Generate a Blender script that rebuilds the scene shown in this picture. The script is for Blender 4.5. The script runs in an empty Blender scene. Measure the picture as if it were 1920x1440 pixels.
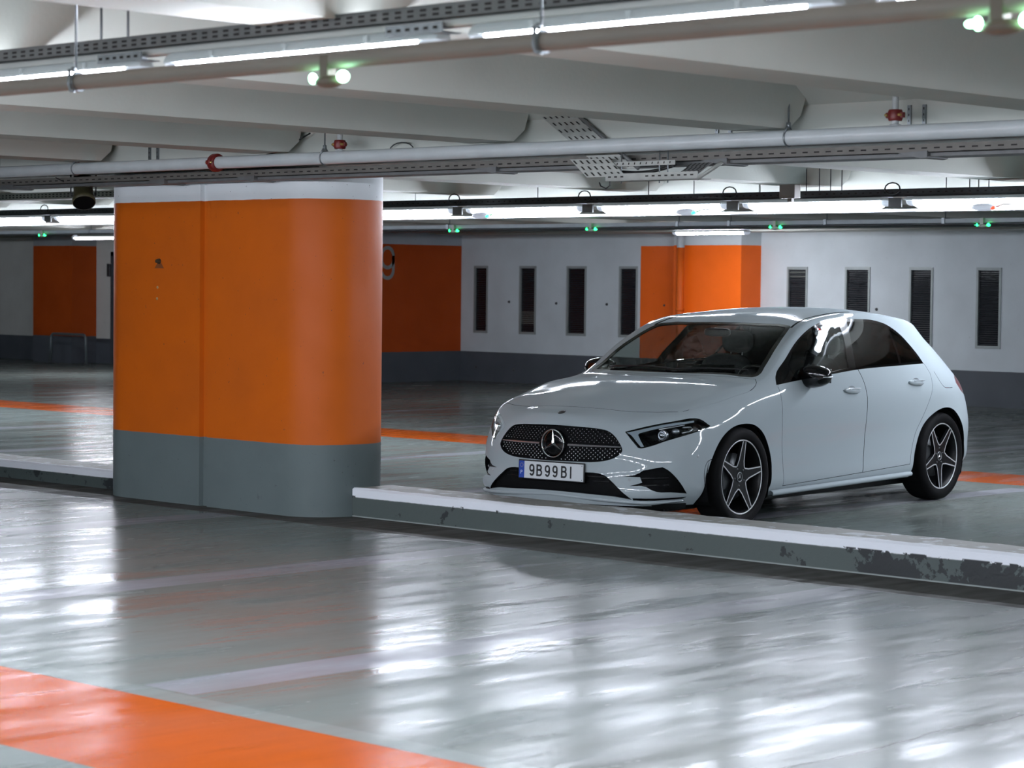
import bpy, bmesh, math, random
from mathutils import Vector, Matrix
from mathutils.bvhtree import BVHTree
from mathutils.geometry import barycentric_transform
random.seed(7)
C = bpy.context.scene.collection
PI = math.pi
# ------------------------------------------------------------------ helpers
def prop(o, label=None, cat=None, group=None, kind=None):
    if label: o['label'] = label
    if cat: o['category'] = cat
    if group: o['group'] = group
    if kind: o['kind'] = kind
    return o
def empty(name, loc=(0,0,0), rotz=0, label=None, cat=None, group=None):
    o = bpy.data.objects.new(name, None); C.objects.link(o)
    o.location = loc; o.rotation_euler = (0,0,rotz); o.empty_display_size = .1
    return prop(o, label, cat, group)
def link(name, me, parent=None, mats=None):
    if mats:
        for m in (mats if isinstance(mats, (list,tuple)) else [mats]): me.materials.append(m)
    o = bpy.data.objects.new(name, me); C.objects.link(o)
    if parent: o.parent = parent
    return o
def copy_tree(o, parent=None, **kw):
    c = o.copy(); C.objects.link(c)
    if parent: c.parent = parent
    for ch in list(o.children): copy_tree(ch, c)
    return c
class MB:
    """collects shapes, then links them as one mesh object"""
    def __init__(s): s.v=[]; s.f=[]; s.m=[]; s.cur=0; s.sm=[]
    def add(s, V, F, smooth=False):
        n=len(s.v); s.v += [tuple(q) for q in V]
        for f in F: s.f.append([n+i for i in f]); s.m.append(s.cur); s.sm.append(smooth)
        return s
    def box(s, a, b, bev=0):
        x0,y0,z0=a; x1,y1,z1=b
        x0,x1=min(x0,x1),max(x0,x1); y0,y1=min(y0,y1),max(y0,y1); z0,z1=min(z0,z1),max(z0,z1)
        if bev<=0:
            V=[(x,y,z) for z in (z0,z1) for y in (y0,y1) for x in (x0,x1)]
            return s.add(V, [(0,2,3,1),(4,5,7,6),(0,1,5,4),(2,6,7,3),(0,4,6,2),(1,3,7,5)])
        bm=bmesh.new(); bmesh.ops.create_cube(bm,size=1)
        for v in bm.verts: v.co=Vector(((x0+x1)/2+v.co.x*(x1-x0),(y0+y1)/2+v.co.y*(y1-y0),(z0+z1)/2+v.co.z*(z1-z0)))
        bmesh.ops.bevel(bm,geom=bm.edges[:],offset=bev,segments=3,profile=.5,affect='EDGES')
        V=[v.co.copy() for v in bm.verts]; bm.verts.index_update()
        F=[[v.index for v in f.verts] for f in bm.faces]; bm.free()
        return s.add(V,F)
    def prism(s, poly, h0, h1, axis='z'):
        n=len(poly)
        def P(a,b,h): return {'z':(a,b,h),'y':(a,h,b),'x':(h,a,b)}[axis]
        V=[P(a,b,h0) for a,b in poly]+[P(a,b,h1) for a,b in poly]
        F=[tuple(range(n))[::-1],tuple(range(n,2*n))]+[(i,(i+1)%n,n+(i+1)%n,n+i) for i in range(n)]
        return s.add(V,F)
    def tube(s, pts, r, n=12, closed=False, caps=True):
        P=[Vector(q) for q in pts]; k=len(P); rings=[]; R=r if isinstance(r,(list,tuple)) else [r]*k
        up=None
        for i in range(k):
            if closed: t=P[(i+1)%k]-P[i-1]
            else: t=P[min(i+1,k-1)]-P[max(i-1,0)]
            t.normalize()
            if up is None:
                up=Vector((0,0,1)) if abs(t.z)<.9 else Vector((1,0,0))
            a=t.cross(up); a.normalize(); b=a.cross(t); b.normalize(); up=b
            rings.append([P[i]+(a*math.cos(2*PI*j/n)+b*math.sin(2*PI*j/n))*R[i] for j in range(n)])
        V=[q for g in rings for q in g]; F=[]
        for i in range(k if closed else k-1):
            for j in range(n):
                F.append((i*n+j,i*n+(j+1)%n,((i+1)%k)*n+(j+1)%n,((i+1)%k)*n+j))
        s.add(V,F,True)
        if caps and not closed:
            s.add(rings[0],[tuple(range(n))]); s.add(rings[-1],[tuple(range(n))[::-1]])
        return s
    def lathe(s, prof, c=(0,0,0), axis='y', n=40, closed=False):
        """prof: list of (radius, height along axis)"""
        V=[];F=[];k=len(prof)
        for i in range(n):
            a=2*PI*i/n
            for r,h in prof:
                ca,sa=r*math.cos(a),r*math.sin(a)
                V.append({'y':(c[0]+ca,c[1]+h,c[2]+sa),'z':(c[0]+ca,c[1]+sa,c[2]+h),'x':(c[0]+h,c[1]+ca,c[2]+sa)}[axis])
        for i in range(n):
            for j in range(k if closed else k-1):
                F.append((i*k+j,((i+1)%n)*k+j,((i+1)%n)*k+(j+1)%k,i*k+(j+1)%k))
        return s.add(V,F,True)
    def sphere(s, c, r, n=16, m=10):
        rr=r if isinstance(r,(list,tuple)) else (r,r,r)
        V=[];F=[]
        for i in range(m+1):
            th=PI*i/m
            for j in range(n):
                ph=2*PI*j/n; V.append((c[0]+rr[0]*math.sin(th)*math.cos(ph),c[1]+rr[1]*math.sin(th)*math.sin(ph),c[2]+rr[2]*math.cos(th)))
        for i in range(m):
            for j in range(n): F.append((i*n+j,i*n+(j+1)%n,(i+1)*n+(j+1)%n,(i+1)*n+j))
        return s.add(V,F,True)
    def build(s, name, mats, parent=None, fix=True):
        me=bpy.data.meshes.new(name); me.from_pydata(s.v,[],s.f)
        me.polygons.foreach_set('material_index', s.m)
        me.polygons.foreach_set('use_smooth', s.sm)
        if fix:
            bm=bmesh.new(); bm.from_mesh(me); bmesh.ops.remove_doubles(bm,verts=bm.verts,dist=1e-5)
            bmesh.ops.recalc_face_normals(bm,faces=bm.faces); bm.to_mesh(me); bm.free()
        me.update()
        return link(name, me, parent, mats)
# ------------------------------------------------------------------ materials
def srgb(h):
    h=h.lstrip('#'); c=[int(h[i:i+2],16)/255 for i in (0,2,4)]
    return tuple((x/12.92 if x<=.04045 else ((x+.055)/1.055)**2.4) for x in c)+(1,)
def mat(name, col, rough=.5, metal=0, spec=.5, coat=0, emit=None, es=0, noise=0, nscale=8, bump=0, bscale=60):
    m=bpy.data.materials.new(name); m.use_nodes=True; nt=m.node_tree; b=nt.nodes['Principled BSDF']
    col = srgb(col) if isinstance(col,str) else tuple(col)+(1,)*(4-len(col))
    b.inputs['Base Color'].default_value=col; b.inputs['Roughness'].default_value=rough
    b.inputs['Metallic'].default_value=metal; b.inputs['Specular IOR Level'].default_value=spec
    b.inputs['Coat Weight'].default_value=coat; b.inputs['Coat Roughness'].default_value=.03
    if emit: b.inputs['Emission Color'].default_value=srgb(emit); b.inputs['Emission Strength'].default_value=es
    tc=nt.nodes.new('ShaderNodeTexCoord')
    if noise:
        n=nt.nodes.new('ShaderNodeTexNoise'); n.inputs['Scale'].default_value=nscale; n.inputs['Detail'].default_value=5
        nt.links.new(tc.outputs['Object'],n.inputs['Vector'])
        mx=nt.nodes.new('ShaderNodeMix'); mx.data_type='RGBA'; mx.blend_type='MULTIPLY'; mx.inputs[0].default_value=noise
        r=nt.nodes.new('ShaderNodeValToRGB'); r.color_ramp.elements[0].position=.3; r.color_ramp.elements[1].position=.7
        r.color_ramp.elements[0].color=(.25,.25,.25,1)
        nt.links.new(n.outputs['Fac'],r.inputs['Fac']); nt.links.new(r.outputs['Color'],mx.inputs[7]); mx.inputs[6].default_value=col
        nt.links.new(mx.outputs[2],b.inputs['Base Color'])
    if bump:
        n=nt.nodes.new('ShaderNodeTexNoise'); n.inputs['Scale'].default_value=bscale; n.inputs['Detail'].default_value=4
        nt.links.new(tc.outputs['Object'],n.inputs['Vector'])
        bp=nt.nodes.new('ShaderNodeBump'); bp.inputs['Strength'].default_value=bump; bp.inputs['Distance'].default_value=.01
        nt.links.new(n.outputs['Fac'],bp.inputs['Height']); nt.links.new(bp.outputs['Normal'],b.inputs['Normal'])
    return m
class NG:
    """small node-graph builder"""
    def __init__(s,name):
        s.m=bpy.data.materials.new(name); s.m.use_nodes=True; s.nt=s.m.node_tree; s.b=s.nt.nodes['Principled BSDF']
        s.tc=s.nt.nodes.new('ShaderNodeTexCoord'); s.geo=None
        s.sep=s.nt.nodes.new('ShaderNodeSeparateXYZ'); s.nt.links.new(s.tc.outputs['Object'],s.sep.inputs[0])
        s.X,s.Y,s.Z=s.sep.outputs
    def put(s,a,b):
        if isinstance(a,(int,float)): b.default_value=a
        elif isinstance(a,tuple): b.default_value=a
        else: s.nt.links.new(a,b)
    def math(s,op,a,b=0,c=0,clamp=False):
        n=s.nt.nodes.new('ShaderNodeMath'); n.operation=op; n.use_clamp=clamp
        s.put(a,n.inputs[0]); s.put(b,n.inputs[1]); s.put(c,n.inputs[2]); return n.outputs[0]
    def noise(s,scale,detail=4,stretch=(1,1,1),rough=.5,off=(0,0,0)):
        mp=s.nt.nodes.new('ShaderNodeMapping'); mp.inputs['Scale'].default_value=stretch; mp.inputs['Location'].default_value=off
        s.nt.links.new(s.tc.outputs['Object'],mp.inputs['Vector'])
        n=s.nt.nodes.new('ShaderNodeTexNoise'); n.inputs['Scale'].default_value=scale; n.inputs['Detail'].default_value=detail; n.inputs['Roughness'].default_value=rough
        s.nt.links.new(mp.outputs[0],n.inputs['Vector']); return n.outputs['Fac']
    def step(s,v,edge,soft=.004):   # 0 below edge, 1 above
        n=s.nt.nodes.new('ShaderNodeMapRange'); n.interpolation_type='SMOOTHSTEP'
        s.put(v,n.inputs[0]); n.inputs[1].default_value=edge-soft; n.inputs[2].default_value=edge+soft
        return n.outputs[0]
    def band(s,v,a,b,soft=.004):
        return s.math('SUBTRACT',s.step(v,a,soft),s.step(v,b,soft),clamp=True)
    def ramp(s,v,a,b,o0=0,o1=1):
        n=s.nt.nodes.new('ShaderNodeMapRange'); s.put(v,n.inputs[0]); n.inputs[1].default_value=a; n.inputs[2].default_value=b; n.inputs[3].default_value=o0; n.inputs[4].default_value=o1
        return n.outputs[0]
    def mix(s,f,a,b,mode='MIX'):
        n=s.nt.nodes.new('ShaderNodeMix'); n.data_type='RGBA'; n.blend_type=mode
        s.put(f,n.inputs[0]); s.put(a,n.inputs[6]); s.put(b,n.inputs[7]); return n.outputs[2]
    def bump(s,h,strength=.2,dist=.01):
        n=s.nt.nodes.new('ShaderNodeBump'); n.inputs['Strength'].default_value=strength; n.inputs['Distance'].default_value=dist
        s.put(h,n.inputs['Height']); s.nt.links.new(n.outputs[0],s.b.inputs['Normal'])
    def col(s,c): s.put(c,s.b.inputs['Base Color'])
    def rough(s,c): s.put(c,s.b.inputs['Roughness'])
ORANGE=srgb('#dc6310'); GREYP=srgb('#68736f'); WHITEP=srgb('#b6c2c4'); 
def paint_mat(name, z_grey, z_orange, orange=True, gcol=None, wcol=None, rough=.55, ocol=None):
    g=NG(name); n=g.noise(2.2,6); n2=g.noise(35,3)
    w=wcol or WHITEP; gc=gcol or GREYP; oc=ocol or ORANGE
    zz=g.math('ADD',g.Z,g.math('MULTIPLY',g.math('SUBTRACT',g.noise(9,2),.5),.006))
    c=g.mix(g.step(zz,z_grey,.003),gc,oc if orange else w)
    if orange: c=g.mix(g.step(zz,z_orange,.003),c,w)
    c=g.mix(g.ramp(n,.35,.75,0,.16),c,(.25,.24,.22,1),'MULTIPLY')
    sp=g.noise(48,2,(1,1,.7),.6,(3,1,2)); c=g.mix(g.ramp(sp,.72,.75,0,.7),c,(.03,.03,.03,1))   # small knocks and specks
    sc=g.noise(3.2,8,(1,1,1),.65,(7,0,0)); low=g.ramp(g.Z,.0,.3,.07,0)
    c=g.mix(g.ramp(g.math('ADD',sc,low),.70,.76,0,.5),c,(.035,.035,.035,1))
    g.col(c); g.rough(g.ramp(n,.3,.7,rough-.08,rough+.1)); g.b.inputs['Specular IOR Level'].default_value=.2
    g.bump(g.math('ADD',g.math('MULTIPLY',n2,.4),g.noise(4,3)),.25,.006)
    return g.m
M={}
M['steel']=mat('galvanised_steel','#8d9498',.42,.85,noise=.35,nscale=30)
M['dark_steel']=mat('dark_steel','#4b4e50',.5,.7,noise=.3,nscale=20)
M['tray_grey']=mat('tray_grey','#6e7070',.55,.3,noise=.3,nscale=12)
M['tray_dark']=mat('tray_dark','#303234',.6,.2)
M['tray_light']=mat('tray_light','#a7aaa4',.5,.3,noise=.3,nscale=15)
M['pipe_white']=mat('pipe_white','#c6ced0',.28,0,.5,noise=.15,nscale=6)
M['pipe_taupe']=mat('pipe_taupe','#8b8176',.5,0,noise=.2,nscale=4)
M['red']=mat('red_enamel','#6f1512',.4,0,.5)
M['brass']=mat('brass','#b79a5e',.35,.9)
M['lamp']=mat('lamp_glow','#ffffff',.5,emit='#eaf0ff',es=135)
M['lamp_far']=mat('lamp_glow_far','#ffffff',.5,emit='#e8efff',es=100)
M['lens']=mat('lamp_housing','#b9c4c6',.3,0,.5,emit='#dfe8ff',es=.35)  # faint emission put into casings that are no light source
M['housing']=mat('lamp_body','#b4bfc2',.35,0,.5,emit='#cfdce4',es=.12,noise=.15,nscale=10)  # faint emission added so the bodies look lit by their tubes
M['ceiling_fill_far']=mat('added_fill_far_glow','#ffffff',.5,emit='#eef2ff',es=.02)
M['ceiling_fill']=mat('added_fill_glow','#ffffff',.5,emit='#eef2ff',es=4.5)  # emission of the added strips that brighten the ceiling
M['lamp_small']=mat('lamp_glow_small','#ffffff',.5,emit='#f2f4ff',es=165)
M['green']=mat('green_glow','#60ff9a',.4,emit='#19ff6a',es=9)
M['green_core']=mat('green_core','#d8ffe6',.4,emit='#9dffc0',es=16)
M['redglow']=mat('red_glow','#ff3020',.4,emit='#ff2010',es=8)
M['device']=mat('device_body','#6c5f50',.5,0,noise=.2)
M['white_plastic']=mat('white_plastic','#c9ccc8',.4)
M['black']=mat('black_plastic','#0c0d0e',.45,0,.4)
M['olive']=mat('olive_metal','#4a472f',.5,.1,noise=.3)
M['black_mesh']=mat('black_mesh','#060708',.8,0,.12)
M['tray_taupe']=mat('tray_taupe','#6f6c66',.55,.2,noise=.3,nscale=12)
M['pipe_lit']=mat('pipe_far_white','#dfe4e6',.35)
M['cable']=mat('black_cable','#0b0b0b',.5)
M['slot']=mat('slot_dark','#14100c',.8)
# ------------------------------------------------------------------ camera
cam=bpy.data.cameras.new('camera'); co=bpy.data.objects.new('camera',cam); C.objects.link(co)
F_PX,CAM_H,PITCH,ROLL,YAW=4430.85,1.5757,.0426,.01072,.76537
cy,sy,cp,sp=math.cos(YAW),math.sin(YAW),math.cos(PITCH),math.sin(PITCH)
Fv=Vector((-sy*cp,cy*cp,-sp)); R0=Vector((cy,sy,0)); U0=R0.cross(Fv)
Rv=R0*math.cos(ROLL)+U0*math.sin(ROLL); Uv=-R0*math.sin(ROLL)+U0*math.cos(ROLL)
mw=Matrix((Rv,Uv,-Fv)).transposed().to_4x4(); mw.translation=Vector((0,0,CAM_H)); co.matrix_world=mw
cam.sensor_width=36; cam.lens=F_PX/1920*36; cam.clip_start=.05; cam.clip_end=200
cam.dof.use_dof=True; cam.dof.focus_distance=16.2; cam.dof.aperture_fstop=5.6
bpy.context.scene.camera=co
# ------------------------------------------------------------------ the setting
def struct(name,mb,m,parent=None,**k):
    o=mb.build(name,m,parent,**k)
    if not parent: o['kind']='structure'
    return o
def floor_mat():
    g=NG('floor_paint')
    a=g.noise(.55,7,(1.0,.35,1)); b=g.noise(2.2,7,(1.6,.35,1)); f=g.noise(14,5,(1,.5,1)); fine=g.noise(130,2)
    base=g.mix(a,srgb('#545c59'),srgb('#68716d'))
    base=g.mix(g.ramp(b,.5,.75,0,.4),base,srgb('#454947'))
    warm=g.noise(.35,4,(1,1,1),.5,(9,4,0)); base=g.mix(g.ramp(warm,.5,.7,0,.35),base,srgb('#5e554b'))
    wear=g.noise(1.6,8,(.8,.5,1),.6,(2,7,0))
    # bay lines across the near and the far bays
    wl=None
    for x in (-17.6,-15.0,-12.4,-9.8,-7.2,-2.0,.6,3.2):
        t=g.band(g.X,x-.15,x+.15); wl=t if wl is None else g.math('ADD',wl,t)
    wl=g.math('MULTIPLY',wl,g.band(g.Y,5.6,10.2))
    for x in (-21.0,-18.2,-15.4,-12.6,-9.95,-7.3,-4.6,-2.0):
        wl=g.math('ADD',wl,g.math('MULTIPLY',g.band(g.X,x-.12,x+.12),g.math('ADD',g.band(g.Y,11.1,16.2),g.band(g.Y,17.6,23.2))))
    wl=g.math('MULTIPLY',wl,g.ramp(wear,.3,.65,.75,.3),clamp=True)
    base=g.mix(wl,base,srgb('#84848e'))
    og=g.math('ADD',g.band(g.Y,4.53,5.45),g.band(g.Y,16.45,17.38),clamp=True)
    edge=g.band(g.Y,5.455,5.58); base=g.mix(g.math('MULTIPLY',edge,.35),base,srgb('#79817f'))
    oc=g.mix(g.ramp(b,.45,.8,0,.6),srgb('#a04002'),srgb('#7a3304'))
    base=g.mix(g.math('MULTIPLY',og,g.ramp(wear,.25,.75,1,.86)),base,oc)
    # grimy strip along the kerb foot
    gr=g.band(g.Y,10.12,10.7,.02); base=g.mix(g.math('MULTIPLY',gr,.8),base,srgb('#45423f'))
    # long cracks
    cr=g.math('ADD',g.X,g.math('MULTIPLY',g.noise(2.2,5,(.01,1,1)),.16))
    ck=g.math('MULTIPLY',g.band(cr,-4.585,-4.572,.004),g.band(g.Y,5.7,7.9,.1)); base=g.mix(g.math('MULTIPLY',ck,.85),base,(.02,.02,.02,1))
    g.col(base)
    r=g.ramp(a,.3,.7,.13,.23); r=g.math('ADD',r,g.ramp(b,.35,.7,-.04,.12)); r=g.math('ADD',r,g.math('MULTIPLY',gr,.35))
    g.rough(r); g.b.inputs['Specular IOR Level'].default_value=.17
    h=g.math('ADD',g.math('MULTIPLY',b,1.0),g.math('MULTIPLY',f,.34)); h=g.math('ADD',h,g.math('MULTIPLY',fine,.045)); h=g.math('ADD',h,g.math('MULTIPLY',a,2.0))
    g.bump(h,.35,.012)
    # dusty, matt patches between the polished ones
    nt=g.nt; df=nt.nodes.new('ShaderNodeBsdfDiffuse'); nt.links.new(base,df.inputs[0]); mx=nt.nodes.new('ShaderNodeMixShader')
    fac=g.math('ADD',g.ramp(b,.32,.68,.14,.64),g.ramp(g.noise(5.5,6,(2.2,.35,1),.6,(4,4,4)),.35,.7,-.18,.16)); fac=g.math('ADD',fac,g.math('MULTIPLY',gr,.3),clamp=True)
    nt.links.new(fac,mx.inputs[0]); nt.links.new(g.b.outputs[0],mx.inputs[1]); nt.links.new(df.outputs[0],mx.inputs[2]); nt.links.new(mx.outputs[0],nt.nodes['Material Output'].inputs[0])
    return g.m
XL,XR,YF,YB,ZC=-50,8,-6,27.0,2.95
struct('floor',MB().box((XL,YF,-.2),(XR,YB+.3,0)),floor_mat())
M['ceil']=mat('ceiling_concrete','#b5b8ae',.8,0,.3,noise=.2,nscale=1.2,bump=.1,bscale=40)
M['beam']=mat('beam_concrete','#c4c8c0',.75,0,.3,noise=.16,nscale=1.5,bump=.1,bscale=50)
struct('ceiling',MB().box((XL,YF,ZC),(XR,YB+.3,ZC+.2)),M['ceil'])
# precast beams running away from the camera, in three bays
def beam(xr,y0,y1,ch0,ch1):
    # xr: right edge of the soffit
    zb=2.40; w=.35; t=.19; c=.07
    V=[];F=[]
    for (y,zz,dz) in ((y0,zb+(c if ch0 else 0),0),(y0+(c if ch0 else .01),zb,0),(y1-(c if ch1 else .01),zb,0),(y1,zb+(c if ch1 else 0),0)):
        k=(zz-zb)/(ZC-zb)
        V+=[(xr-w-t*k,y,zz),(xr+t*k,y,zz),(xr+t,y,ZC+.02),(xr-w-t,y,ZC+.02)]
    for i in range(3):
        a=i*4
        for j in range(4): F.append((a+j,a+(j+1)%4,a+4+(j+1)%4,a+4+j))
    F+= [(0,1,2,3),(12,13,14,15)]
    return MB().add(V,F)
for k in range(-5,12):
    struct('ceiling_beam',beam(-7.57-2*k if k>=0 else -7.57-2*k,YF,10.02,False,True),M['beam'])
for k in range(-4,12):
    struct('ceiling_beam',beam(-7.57-2*k,11.02,16.0,True,True),M['beam'])
for k in range(-2,20):
    struct('ceiling_beam',beam(-7.57-2*k,16.96,26.2,True,False),M['beam'])
def girder(y0,y1,zb,front=True,back=True):
    p=[(y0,zb),(y1,zb)]
    p+=[(y1,2.53),(y1+.83,ZC+.01)] if back else [(y1,ZC+.01)]
    p+=[(y0-.83,ZC+.01),(y0,2.53)] if front else [(y0,ZC+.01)]
    mb=MB(); mb.prism(p,XL,XR,'x'); return mb
struct('ceiling_girder',girder(10.08,11.0,2.33),M['beam'])
struct('ceiling_girder',girder(16.06,16.92,2.33),M['beam'])
struct('ceiling_girder',girder(26.25,27.0,2.34,True,False),M['beam'])
# walls
WG=srgb('#4d5258')
wb=paint_mat('back_wall_paint',.475,9,False,WG,srgb('#c3ccd0'))
wo=paint_mat('orange_wall_paint',.475,2.155,True,WG,srgb('#c3ccd0'),ocol=srgb('#f4600a'))
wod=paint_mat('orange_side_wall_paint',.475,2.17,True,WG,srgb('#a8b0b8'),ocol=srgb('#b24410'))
# back wall with eight window openings: built as strips around the openings
WIN=[(-26.78,-26.52),(-25.77,-25.46),(-24.76,-24.40),(-23.68,-23.36),(-20.50,-20.19),(-19.49,-19.12),(-18.42,-18.09),(-17.35,-17.02)]
def wall_strips(x0,x1,wins,y0,y1,z0,z1,top):
    mb=MB(); xs=x0
    for a,b in wins:
        mb.box((xs,y0,0),(a,y1,top)); mb.box((a,y0,0),(b,y1,z0)); mb.box((a,y0,z1),(b,y1,top)); xs=b
    mb.box((xs,y0,0),(x1,y1,top)); return mb
wall_back=struct('wall_back',wall_strips(-27.3,XR,WIN,YB,YB+.25,.80,1.825,ZC),wb)
# painted-over anchor plugs on the wall
for x,z in ((-26.02,1.28),(-25.0,1.27),(-23.95,1.27),(-22.8,1.27),(-21.75,1.28),(-18.98,1.27),(-16.3,1.3),(-26.75,.22),(-25.9,.2)):
    MB().lathe([(0,-.02),(.016,-.018),(.022,0),(.022,.01)],(x,YB-.001,z),'y',12).build('wall_plug',M['dark_steel'],wall_back)
struct('wall_back_left',MB().box((XL,26.6,0),(-28.9,26.9,ZC)),paint_mat('left_wall_paint',.46,9,False,WG,srgb('#bfc1bb')))
struct('wall_numbered',MB().box((-29,22.8,0),(-27.1,27.2,ZC)),wod)
struct('wall_front',MB().box((XL,YF-.3,0),(XR,YF,ZC)),paint_mat('front_wall_paint',.5,9,False))
struct('wall_right',MB().box((XR,YF,0),(XR+.3,YB,ZC)),paint_mat('right_wall_paint',.5,9,False))
struct('wall_left',MB().box((XL-.3,YF,0),(XL,YB,ZC)),paint_mat('far_left_wall_paint',.5,9,False))
# orange pilasters in the back wall
struct('trim_1',MB().box((-23.27,YB-.012,0),(-22.1,YB+.05,ZC)).box((-22.25,26.54,0),(-21.0,YB+.05,ZC)),wo)
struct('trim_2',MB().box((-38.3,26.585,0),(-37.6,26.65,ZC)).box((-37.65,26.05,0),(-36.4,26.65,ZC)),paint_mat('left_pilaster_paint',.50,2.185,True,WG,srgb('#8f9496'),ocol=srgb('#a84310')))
# painted number
def text_mesh(txt,size,ext=.001,font=None,sx=1,bold=0):
    cu=bpy.data.curves.new('t','FONT'); cu.body=txt; cu.size=size; cu.extrude=ext; cu.offset=bold; cu.align_x='LEFT'
    o=bpy.data.objects.new('t',cu); C.objects.link(o)
    dg=bpy.context.evaluated_depsgraph_get(); me=bpy.data.meshes.new_from_object(o.evaluated_get(dg))
    C.objects.unlink(o); bpy.data.objects.remove(o); bpy.data.curves.remove(cu)
    for v in me.vertices: v.co.x*=sx
    me.materials.clear()
    return me
def nine_digit(h,w,t):
    """rounded sign-painter's 9: returns list of (x,z) strokes as ribbon quads; origin lower left"""
    r=w/2-t/2; cx=w/2; zc=h-w/2; pts=[]
    up=[]
    for i in range(0,25):
        a=PI/2-2*PI*i/24; up.append((a))
    mb=MB(); 
    def ribbon(P,closed=False):
        n=len(P); L=[];Rr=[]
        for i in range(n):
            a=P[(i+1)%n] if closed or i<n-1 else P[i]; b=P[i-1] if closed or i>0 else P[i]
            dx,dz=a[0]-b[0],a[1]-b[1]; l=math.hypot(dx,dz) or 1; nx,nz=-dz/l*t/2,dx/l*t/2
            L.append((P[i][0]+nx,P[i][1]+nz)); Rr.append((P[i][0]-nx,P[i][1]-nz))
        V=[(0,q[0],q[1]) for q in L]+[(0,q[0],q[1]) for q in Rr]; m=n if closed else n-1
        mb.add(V,[(i,(i+1)%n,n+(i+1)%n,n+i) for i in range(m)])
    e=h*.10
    loop=[(cx+r*math.cos(a),zc+r*math.sin(a)) for a in [PI*i/12 for i in range(13)]]+[(cx+r*math.cos(a),zc-e*1.2+r*math.sin(a)) for a in [PI+PI*i/12 for i in range(13)]]
    ribbon(loop,True)
    tail=[(cx+r,zc),(cx+r,w/2)]+[(cx+r*math.cos(a),w/2+r*math.sin(a)) for a in [-PI*i/12 for i in range(1,12)]]
    ribbon(tail); return mb
num=nine_digit(.533,.305,.057).build('painted_number',mat('number_paint','#8e9290',.6,noise=.2))
num.location=(-27.097,25.21,1.607)
prop(num,'pale grey number 9 painted on the dark orange side wall behind the big pillar','painted number')
# windows
glassdark=mat('window_glass','#11151a',.08,0,.6)
frame_m=mat('window_frame','#8e9695',.45,.2,noise=.2)
blind_m=mat('blind_slats','#15181c',.5,.1)
blind_l=mat('blind_slats_pale','#5d605a',.5,.1)
for i,(a,b) in enumerate(WIN):
    w=empty('window_%d'%(i+1),(0,0,0)); w['kind']='structure'
    mb=MB(); y0,y1=YB-.012,YB+.03; z0,z1=.80,1.825; t=.026
    mb.box((a-t,y0,z0-t),(a+.004,y1,z1+t)).box((b-.004,y0,z0-t),(b+t,y1,z1+t)).box((a,y0,z1-.012),(b,y1,z1+t)).box((a,y0,z0-t),(b,y1,z0+.012))
    mb.build('window_frame',frame_m,w)
    MB().box((a,YB+.022,z0),(b,YB+.030,z1)).build('window_pane',glassdark,w)
    mb=MB(); n=34
    for k in range(n):
        z=z1-.03-k*.0295
        if z<z0+.02: break
        mb.cur=1 if (i==1 and .92<z<1.14) or (i==4 and k in (1,3)) else 0
        mb.add([(a+.006,YB+.008,z),(b-.006,YB+.008,z),(b-.006,YB+.018,z+.016),(a+.006,YB+.018,z+.016)],[(0,1,2,3)])
    mb.build('blind',[blind_m,blind_l],w)
# dark doorway edge beside the big pillar
d=empty('door_1',(0,0,0)); d['kind']='structure'
MB().box((-35.75,26.52,.0),(-34.6,26.6,2.02)).build('door_leaf',mat('door_dark','#23272c',.5),d)
MB().box((-35.83,26.50,.0),(-35.73,26.6,2.08)).box((-35.83,26.5,2.0),(-34.5,26.6,2.08)).build('door_frame',mat('door_frame','#3b4045',.5),d)
MB().box((-35.90,26.46,1.62),(-35.80,26.52,1.86),.01).build('door_closer_box',M['dark_steel'],d)
# ------------------------------------------------------------------ pillar
def rrect(x0,y0,x1,y1,r,n=10,notch=None):
    P=[]
    for cx_,cy_,a0 in ((x1-r,y1-r,0),(x0+r,y1-r,PI/2),(x0+r,y0+r,PI),(x1-r,y0+r,1.5*PI)):
        for i in range(n+1): P.append((cx_+r*math.cos(a0+PI/2*i/n),cy_+r*math.sin(a0+PI/2*i/n)))
        if notch and a0==PI:
            a,b,dd=notch; P+=[(a,y0),(a+.006,y0+dd),(b-.013,y0+dd),(b-.013,y0+dd+.10),(b,y0+dd+.10),(b,y0)]
    return P
pm=paint_mat('pillar_paint',.483,2.124,True,srgb('#626e6e'),srgb('#e8eff2'),rough=.48,ocol=srgb('#cf5c10'))
mb=MB(); P=rrect(-14.19,10.35,-11.72,11.12,.35,12,(-12.962,-12.875,.034)); n=len(P)
mb.add([(x,y,0) for x,y in P]+[(x,y,2.335) for x,y in P],[(i,(i+1)%n,n+(i+1)%n,n+i) for i in range(n)],False)
mb.add([(x,y,2.335) for x,y in P],[tuple(range(n))]); 
pil=mb.build('concrete_pillar',pm)
for p in pil.data.polygons: p.use_smooth=len(p.vertices)==4
try:
    pil.data.set_sharp_from_angle(angle=math.radians(25))
except Exception: pass
prop(pil,'wide round-cornered concrete pillar painted orange with grey base and white top','pillar')
mb=MB(); mb.box((-12.55,10.33,2.325),(-11.70,11.0,2.36)); mb.cur=0
mb.build('mortar_cap',mat('mortar_grey','#5a5c5b',.9,bump=.6,bscale=50),pil)
mb=MB(); mb.lathe([(0,-.03),(.012,-.03),(.02,-.005),(.02,.01)],(-13.42,10.35,1.705),'y',12)
mb.build('rust_bolt',mat('rust','#3a2a12',.8),pil)
MB().lathe([(0,-.012),(.012,-.01),(.02,.005)],(-11.84,10.47,.735),'y',12).build('anchor_hole',mat('hole_dark','#1d1a10',.9),pil)
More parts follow.
